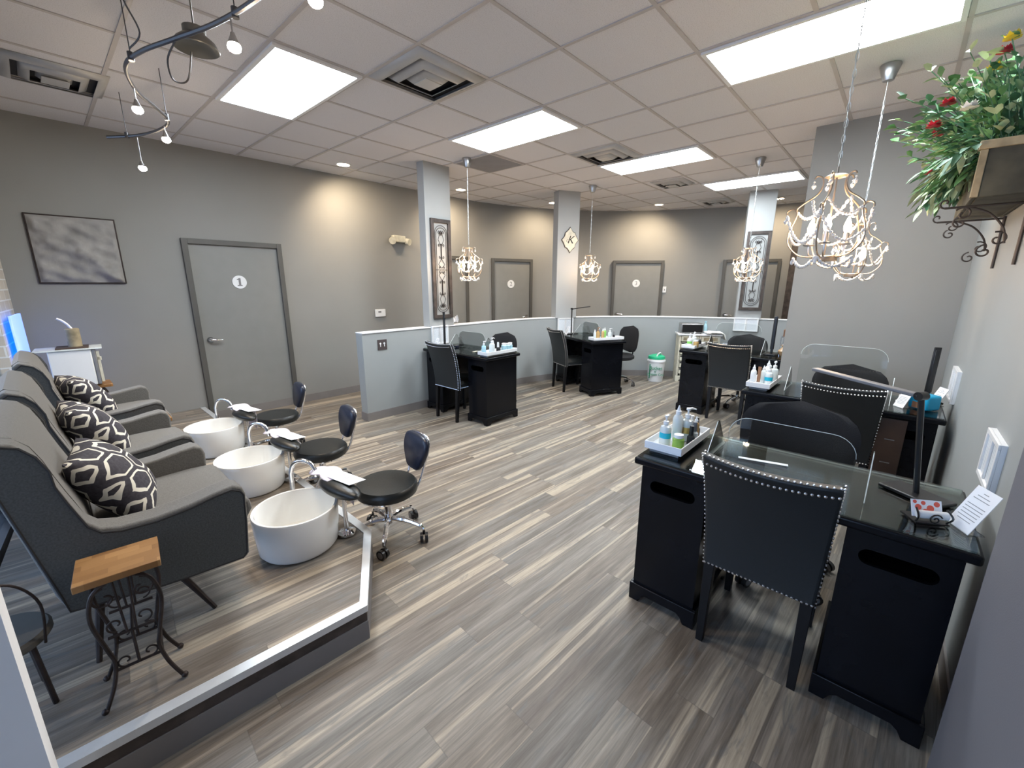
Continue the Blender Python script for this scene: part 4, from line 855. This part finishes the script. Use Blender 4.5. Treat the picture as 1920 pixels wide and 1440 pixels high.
# ------------------------------------------------------------------ pedicure stools
def stool():
    r = thing('pedicure_stool', 'x', 'stool', (0, 0, 0), group='black pedicure stools on chrome bases'); star_base(r, 5, .232, .1, 'chrome', hz=.10)
    MB().cyl((0, 0, .12), (0, 0, .31), .024, n=16).cyl((0, 0, .30), (0, 0, .318), .06, n=20).build('column', 'chrome', r)
    MB().lathe([(.001, .306), (.165, .306), (.176, .310), (.176, .318), (.001, .32)], n=40).build('seat_ring', 'chrome', r)
    MB().lathe([(.001, .318), (.172, .318), (.187, .326), (.192, .345), (.189, .370), (.176, .385), (.12, .390), (.001, .391)], n=48).build('seat', 'leather', r)
    hoop = smooth([(.06, -.09, .322), (.15, -.085, .322), (.195, -.08, .37), (.222, -.095, .47), (.242, -.118, .58), (.25, -.095, .638), (.25, 0, .652), (.25, .095, .638), (.242, .118, .58), (.222, .095, .47), (.195, .08, .37), (.15, .085, .322), (.06, .09, .322)], 6)
    MB().tube(hoop, .0085, 10).build('back_hoop', 'chrome', r)
    b = MB(); out = []
    def o2(t):
        return None
    prof = [(0, -.105), (.05, -.10), (.085, -.06), (.115, .0), (.122, .05), (.105, .09), (.06, .102), (0, .104)]
    ring = smooth([(y, z, 0) for y, z in prof] + [(-y, z, 0) for y, z in prof[-2:0:-1]], 4, True)
    c = Vector((.215, 0, .535))
    for th, s in ((-.022, .98), (-.012, 1.1), (.004, 1.13), (.016, 1.1), (.022, 1.0)): out.append([b.bm.verts.new((c.x + th + (p.y) * .18 - .25 * p.x ** 2, p.x * s, c.z + p.y * s)) for p in ring])
    for A, B in zip(out, out[1:]):
        n = len(A)
        for i in range(n): b.bm.faces.new((A[i], A[(i + 1) % n], B[(i + 1) % n], B[i]))
    b.bm.faces.new(out[0][::-1]); b.bm.faces.new(out[-1]); b.build('backrest', 'navy', r, sharp=50); return r
ST = stool()
for k, (p, rz, lb) in enumerate([((.085, 1.03, 0), R(-6), 'nearest round black stool on a chrome star base'), ((.075, 1.93, 0), R(-6), 'middle round black stool on a chrome star base'), ((.15, 3.04, 0), R(-6), 'farthest round black stool, beside door one')]):
    o = ST if k == 0 else dup(ST, p, rz); o.location = p; o.rotation_euler = (0, 0, rz); o['label'] = lb

# ------------------------------------------------------------------ armchairs, cushions
def armchair():
    r = thing('armchair', 'x', 'armchair', (0, 0, 0), group='grey upholstered pedicure armchairs'); W = .76
    prof = [(-.34, .92), (-.31, .945), (-.265, .928), (-.235, .89), (-.215, .835), (-.20, .775), (-.182, .71), (-.165, .655), (-.15, .608), (-.12, .572), (-.07, .555), (.03, .548), (.14, .558), (.23, .575), (.29, .582), (.322, .565), (.332, .53), (.325, .40), (.312, .25), (.295, .232), (.08, .245), (-.01, .255), (-.24, .295), (-.262, .37), (-.30, .60), (-.335, .80)]
    for s in (0, 1):
        y0, y1 = (0, .105) if s == 0 else (W - .105, W)
        MB().prism(prof, y0, y1, 'y').build('arm', 'fab', r, bevel=.010, seg=3, sharp=50)
        ins = []; cx, cz = -.0, .42
        for x, z in prof: ins.append((x + (.012 if x < -.2 and z > .3 else -.0) - (.010 if x > .2 else 0), z - (.014 if z > .53 else 0) + (.010 if z < .3 else 0)))
        ys = (-.006, .002) if s == 0 else (W - .002, W + .006); MB().prism(ins, ys[0], ys[1], 'y').build('side_panel', 'fabd', r, bevel=.002)
        yy = -.004 if s == 0 else W + .004; MB().tube([(x, yy, z) for x, z in ins], .0042, 6, True).build('piping', 'pipe', r)
    bp = [(-.34, .92), (-.31, .945), (-.265, .928), (-.235, .89), (-.215, .835), (-.20, .775), (-.182, .71), (-.165, .655), (-.15, .60), (-.135, .50), (-.13, .30), (-.24, .30), (-.262, .37), (-.30, .60), (-.335, .80)]
    MB().prism([(x + (.0015 if i > 2 and z > .31 else -.0015), z + .0015) for i, (x, z) in enumerate(bp)], .088, W - .088, 'y').build('backrest', 'fab', r, sharp=50)
    sp_ = [(-.13, .33), (-.13, .46), (.0, .468), (.25, .475), (.34, .47), (.372, .445), (.376, .40), (.35, .36), (.32, .33)]
    MB().prism(sp_, .108, W - .108, 'y').build('seat_cushion', 'fab', r, bevel=.015, seg=3, sharp=50)
    MB().box(-.22, .31, .10, W - .10, .245, .328).build('seat_base', 'fabd', r, bevel=.01)
    for sx, sy in ((.05, .17), (.05, W - .17), (-.16, .17), (-.16, W - .17)):
        ox = .12 if sx > 0 else -.05; oy = -.08 if sy < .3 else .08
        MB().tube([(sx, sy, .25), (sx + ox * .5, sy + oy * .5, .13), (sx + ox, sy + oy, .0)], [.017, .013, .009], 8).build('leg', 'iron', r)
    return r
AC = armchair()
chairs = [((-1.055, .80, hp), 'grey armchair nearest the camera with charcoal side panel'), ((-1.05, 1.70, hp), 'middle grey armchair between the two others'), ((-1.02, 2.70, hp), 'farthest grey armchair beside the white towel cabinet')]
def cushion():
    b = MB(); n = 18; s = .188
    for sg in (1, -1):
        b.grid(lambda u, v: ((u * 2 - 1) * s * (1 - .07 * (1 - abs(v * 2 - 1) ** 2)), (v * 2 - 1) * s * (1 - .07 * (1 - abs(u * 2 - 1) ** 2)), sg * .095 * (max(0, (1 - abs(u * 2 - 1) ** 2.6) * (1 - abs(v * 2 - 1) ** 2.6))) ** .55 ), n, n)
    bmesh.ops.remove_doubles(b.bm, verts=b.bm.verts, dist=.001)
    o = b.build('cushion', 'hex', None, sharp=80); tag(o, 'x', 'cushion', 'hexagon patterned cushions'); return o
CU = cushion()
for k, (p, lb) in enumerate(chairs):
    o = AC if k == 0 else dup(AC, p); o.location = p; o['label'] = lb
    q = CU if k == 0 else CU.copy()
    if k: col.objects.link(q)
    q.location = (p[0] - .045, p[1] + .36 + (0, .02, .0)[k], hp + .47 + .150); q.rotation_euler = (R(0), R(56), R((-8, 4, 10)[k])); q['label'] = 'black and cream hexagon patterned cushion on the %s armchair' % which[k]

# ------------------------------------------------------------------ iron side tables
def side_table():
    r = thing('side_table', 'x', 'side table', (0, 0, 0), group='butcher block side tables with iron legs'); h = .50
    MB().box(-.108, .108, -.092, .092, h - .024, h).build('tabletop', 'wood', r, bevel=.002)
    for sx in (-1, 1):
        for sy in (-1, 1):
            x, y = sx * .085, sy * .075
            P = [(x * .35, y, h - .026), (x * .85, y, h - .06), (x * 1.05, y, h - .15), (x * .80, y, h - .27), (x * .68, y, .17), (x * .85, y, .09), (x * 1.18, y * 1.1, .018), (x * 1.26, y * 1.12, .010)]
            l = MB().tube(smooth(P, 5), .0065, 8).sph((x * 1.26, y * 1.12, .011), .011, u=10, v=8).build('leg', 'iron', r)
    for sy in (-1, 1):
        y = sy * .075; q = MB().tube([(-.062, y, .14), (.062, y, .14)], .005, 6).tube([(0, y, .14), (0, y, .27)], .005, 6).tube([(-.06, y, .27), (.06, y, .27)], .005, 6)
        for sx in (-1, 1):
            q.tube([(sx * a, y, b) for a, b in spiral((.032, .165), .024, .006, -pi / 2, 1.4 * pi)], .003, 6).tube([(sx * a, y, b) for a, b in spiral((.045, h - .085), .04, .008, pi / 2, -1.5 * pi)], .0035, 6).tube([(sx * a, y, b) for a, b in spiral((.035, .31), .028, .006, -pi / 2, 1.3 * pi)], .003, 6)
            q.tube([(sx * .012, y, .27), (sx * .02, y, h - .03)], .004, 6)
        q.build('scrollwork', 'iron', r)
    MB().tube([(-.062, -.075, .14), (-.062, .075, .14)], .005, 6).tube([(.062, -.075, .14), (.062, .075, .14)], .005, 6).tube([(0, -.075, .27), (0, .075, .27)], .005, 6).build('stretcher', 'iron', r); return r
SD = side_table()
for k, (p, rz, lb) in enumerate([((-1.155, .665, hp), R(-6), 'small wood-topped iron side table in front of the nearest armchair'), ((-.80, 2.577, hp), 0, 'wood-topped side table between the middle and farthest armchairs'), ((-1.02, 4.05, hp), 0, 'wood-topped side table under the white towel cabinet')]):
    o = SD if k == 0 else dup(SD, p, rz); o.location = p; o.rotation_euler = (0, 0, rz); o['label'] = lb
bpy.data.objects[o.name].scale = (1.5, 1.3, 1.08)
# towel cabinet on the far table
cz = hp + .54; r = thing('towel_cabinet', 'white box cabinet with a pale handle on the far side table by the left wall', 'cabinet', (-1.04, 4.05, cz), R(-4))
MB().box(-.16, .10, -.13, .13, .01, .32).build('housing', 'white', r, bevel=.008); d = MB().box(.102, .125, -.13, .13, .012, .32).build('door', 'grey', r, bevel=.005); MB().box(.126, .146, -.125, -.105, .03, .30).box(.126, .155, -.125, -.105, .22, .25).build('door_handle', 'cream', d, bevel=.002)
MB().box(-.15, -.13, -.12, -.10, 0, .01).box(.07, .09, -.12, -.10, 0, .01).box(-.15, -.13, .10, .12, 0, .01).box(.07, .09, .10, .12, 0, .01).build('feet', 'black', r)
r = thing('glass_shelf', 'pale glass sheet with dark tray lying on top of the towel cabinet', 'tray', (-1.05, 4.05, cz + .322), R(-4)); box('sheet', -.23, .18, -.14, .14, 0, .008, 'acedge', r); box('dark_tray', -.10, .10, -.10, .11, .008, .018, 'brownwood', r)
r = thing('wrapped_bottle', 'rope-wrapped bottle with a white strip on top of the towel cabinet', 'bottle', (-1.03, 4.04, cz + .341), 0)
MB().lathe([(.001, 0), (.045, 0), (.045, .15), (.038, .155), (.001, .155)], n=20).build('bottle_body', 'rustic2', r); MB().tube(smooth([(0, 0, .15), (-.02, 0, .19), (-.05, 0, .225), (-.075, 0, .24)], 5), .022, 8, flat=.4).build('strip', 'paper', r)

# chair with grey round seat behind the side table, near the window
r = thing('cafe_chair', 'small iron chair with a round grey seat by the window', 'chair', (-1.47, .845, hp), R(100))
MB().lathe([(.001, .25), (.12, .25), (.128, .26), (.128, .275), (.12, .285), (.001, .29)], n=32).build('seat', 'grout', r)
MB().tube(smooth([(-.10, -.09, .25), (-.12, -.10, .40), (-.13, -.06, .50), (-.135, 0, .53), (-.13, .06, .50), (-.12, .10, .40), (-.10, .09, .25)], 5), .004, 8).build('back_hoop', 'iron', r)
for a in (.8, 2.35, 3.9, 5.5): MB().tube([(.09 * cos(a), .09 * sin(a), .25), (.11 * cos(a), .11 * sin(a), 0)], .008, 8).build('leg', 'iron', r)

# ------------------------------------------------------------------ plant shelf on the right wall
r = thing('planter_box', 'weathered wooden planter of artificial flowers on iron wall brackets, upper right', 'planter', (0, 0, 0))
x0, x1, y0, y1, z0, z1 = 1.76, 2.72, RW + .003, -1.345, 1.985, 2.215; t = .018
MB().box(x0, x1, y1 - t, y1, z0, z1).box(x0, x1, y0, y0 + t, z0, z1).box(x0 + t * 0, x0 + t, y0 + t, y1 - t, z0, z1).box(x1 - t, x1, y0 + t, y1 - t, z0, z1).box(x0 + t, x1 - t, y0 + t, y1 - t, z0, z0 + .02).build('box', 'rustic', r, bevel=.004)
MB().box(x0 - .012, x0 + .03, y0, y1 + .012, z1 - .03, z1 + .006).box(x0 + .03, x1 + .012, y1 - .01, y1 + .012, z1 - .03, z1 + .006).box(x0 - .006, x0 + .02, y1 - .02, y1 + .006, z0, z1 - .03).build('edging', 'rustic2', r, bevel=.003)
def leaf(b, p, d, L, w, droop=.25):
    d = d.normalized(); s_ = d.cross(Vector((0, 0, 1)));
    if s_.length < .1: s_ = Vector((1, 0, 0))
    s_.normalize(); s_ = (s_ + Vector((random.uniform(-.5, .5), random.uniform(-.5, .5), random.uniform(-.6, .6)))).normalized(); n = d.cross(s_).normalized()
    pts = [p, p + d * L * .4 + s_ * w - n * .1 * w, p + d * L * .75 + s_ * w * .6 - Vector((0, 0, droop * L * .4)), p + d * L - Vector((0, 0, droop * L)), p + d * L * .75 - s_ * w * .6 - Vector((0, 0, droop * L * .4)), p + d * L * .4 - s_ * w - n * .1 * w, p + d * L * .5 + n * w * .35]
    v = [b.bm.verts.new(q) for q in pts]
    for i in range(5): b.bm.faces.new((v[i], v[i + 1], v[6]))
    b.bm.faces.new((v[5], v[0], v[6]))
rnd = random.uniform
fol = {'leafg': MB(), 'leafd': MB(), 'leafp': MB()}; stems = MB(); ends = []
for k in range(230):
    sx = rnd(x0 + .03, x1 - .03); sy = rnd(y0 + .04, y1 - .02); side = random.random()
    if side < .45: d = Vector((rnd(-.5, .5), rnd(.15, .75), rnd(.5, 1.))); L = rnd(.25, .52)
    elif side < .8: d = Vector((rnd(-.5, .6), rnd(.6, 1.), rnd(-.1, .4))); L = rnd(.14, .26)
    else: d = Vector((rnd(-.3, .3), rnd(-.1, .3), 1)); L = rnd(.2, .45)
    d.normalize(); p = Vector((sx, sy, z1 - .02)); pts = [p.copy()]; drp = .9 if side > .45 and side < .8 else .25
    for q in range(6):
        p = p + d * L / 6; p.y = max(p.y, RW + .03); p.z = min(p.z, H - .09); d = (d + Vector((0, 0, -drp * .28))).normalized(); pts.append(p.copy())
    stems.tube(pts, .0022, 4); key = random.choices(('leafg', 'leafd', 'leafp'), (5, 4, 2 if drp < .5 else 4))[0]; ends.append((pts[-1], d.copy()))
    for q in range(1, 7):
        for s in (-1, 1):
            ld = (d + Vector((rnd(-1, 1), rnd(-.7, 1), rnd(-.5, .7)))); ll = rnd(.04, .085); a_ = pts[q] + ld.normalized() * ll
            if a_.y > RW + .015 and a_.z < H - .02: leaf(fol[key], pts[q], ld, ll, rnd(.011, .021))
stems.build('stems', 'leafd', r)
for k, b in fol.items(): o = b.build('foliage', k, r, fix=False); o['kind'] = 'stuff'
def flower(p, m, s):
    b = MB()
    s *= 1.15
    for ring, (n, rad, tilt) in enumerate(((6, 1., .2), (6, .9, 1.0), (5, .7, 1.8), (4, .4, 3.))):
        for i in range(n):
            a = 2 * pi * i / n + ring * .6; c = Vector((cos(a), sin(a), 0)); q = Vector((-sin(a), cos(a), 0)); u = Vector((0, 0, 1))
            P = [p, p + (c * .6 + q * .45 + u * .3 * tilt) * s * rad, p + (c * .9 + u * .65 * tilt) * s * rad, p + (c * .6 - q * .45 + u * .3 * tilt) * s * rad]
            b.bm.faces.new([b.bm.verts.new(x) for x in P])
    return b.build('flower', m, r, fix=False, sharp=90)
for (x, y, z, m, s) in ((1.98, -1.22, 2.47, 'rose', .034), (2.10, -1.13, 2.345, 'rose', .034), (2.0, -1.15, 2.31, 'rose', .036), (1.85, -1.17, 2.30, 'wfl', .035), (2.15, -1.13, 2.25, 'rose', .026), (1.80, -1.27, 2.55, 'yelf', .03), (1.76, -1.31, 2.64, 'yelf', .032), (1.70, -1.34, 2.68, 'rose', .03), (1.9, -1.24, 2.54, 'wfl', .02)): tgt = Vector((x, y, z)); e_ = min(ends, key=lambda t: (t[0] - tgt).length); ends.remove(e_); flower(e_[0], m, s)
def bracket(x):
    q = MB(); F = lambda P: [(x, a, b) for a, b in P]; zt = z0 - .006; w = RW + .008
    q.tube(F([(w, zt), (w, 1.69)]), .007, 8).tube(F([(w, zt - .012), (-1.27, zt - .012)]), .0055, 8)
    q.tube(F(spiral((-1.27, zt + .012), .024, .005, -pi / 2, 1.2 * pi)), .0045, 6)
    q.tube(F([tuple(v[:2]) for v in smooth([(-1.36, zt - .015, 0), (-1.43, zt - .05, 0), (-1.485, zt - .12, 0), (-1.50, zt - .19, 0)], 6)]), .005, 6)
    q.tube(F(spiral((-1.34, zt - .045), .034, .006, .6, 7.5)), .0045, 6).tube(F(spiral((-1.335, zt - .085), .028, .005, 1.2, -5.5)), .0045, 6)
    q.tube(F(spiral((-1.475, zt - .17), .036, .006, 1.2, 8.)), .0045, 6).tube(F(spiral((-1.44, zt - .225), .032, .006, 1.5, -5.5)), .0045, 6).build('bracket', 'iron2', r)
bracket(1.93); bracket(2.60)

# ------------------------------------------------------------------ things outside on the pavement
# ------------------------------------------------------------------ world, camera, render settings
w = bpy.data.worlds.new('World'); scene.world = w; w.use_nodes = True; nt = w.node_tree; bg = nt.nodes['Background']
bg.inputs[0].default_value = (.60, .74, 1., 1); bg.inputs[1].default_value = 1.7
cam = bpy.data.cameras.new('Camera'); co = bpy.data.objects.new('Camera', cam); col.objects.link(co); scene.camera = co
f_, yaw, pit, rol = 790.4828797554222, R(42.04085658), R(13.46009368), R(.17855455)
cam.sensor_width = 36; cam.lens = f_ / 1920 * 36; cam.clip_start = .02
d = Vector((cos(yaw) * cos(pit), sin(yaw) * cos(pit), -sin(pit))); rt = Vector((sin(yaw), -cos(yaw), 0)); up = rt.cross(d)
rt2 = rt * cos(rol) + up * sin(rol); up2 = -rt * sin(rol) + up * cos(rol)
m4 = Matrix((rt2, up2, -d)).transposed().to_4x4(); m4.translation = (-1.190, -1.1765, 1.5982); co.matrix_world = m4
vs = scene.view_settings; scene.display_settings.display_device = 'sRGB'; vs.view_transform = 'Standard'; vs.look = 'None'; vs.gamma = 1; vs.use_curve_mapping = False; vs.exposure = 1.5
cy = scene.cycles; cy.max_bounces = 8; cy.diffuse_bounces = 4; cy.glossy_bounces = 4; cy.transmission_bounces = 6; cy.transparent_max_bounces = 16; cy.use_denoising = True; cy.sample_clamp_indirect = 4.; cy.caustics_reflective = False; cy.caustics_refractive = False
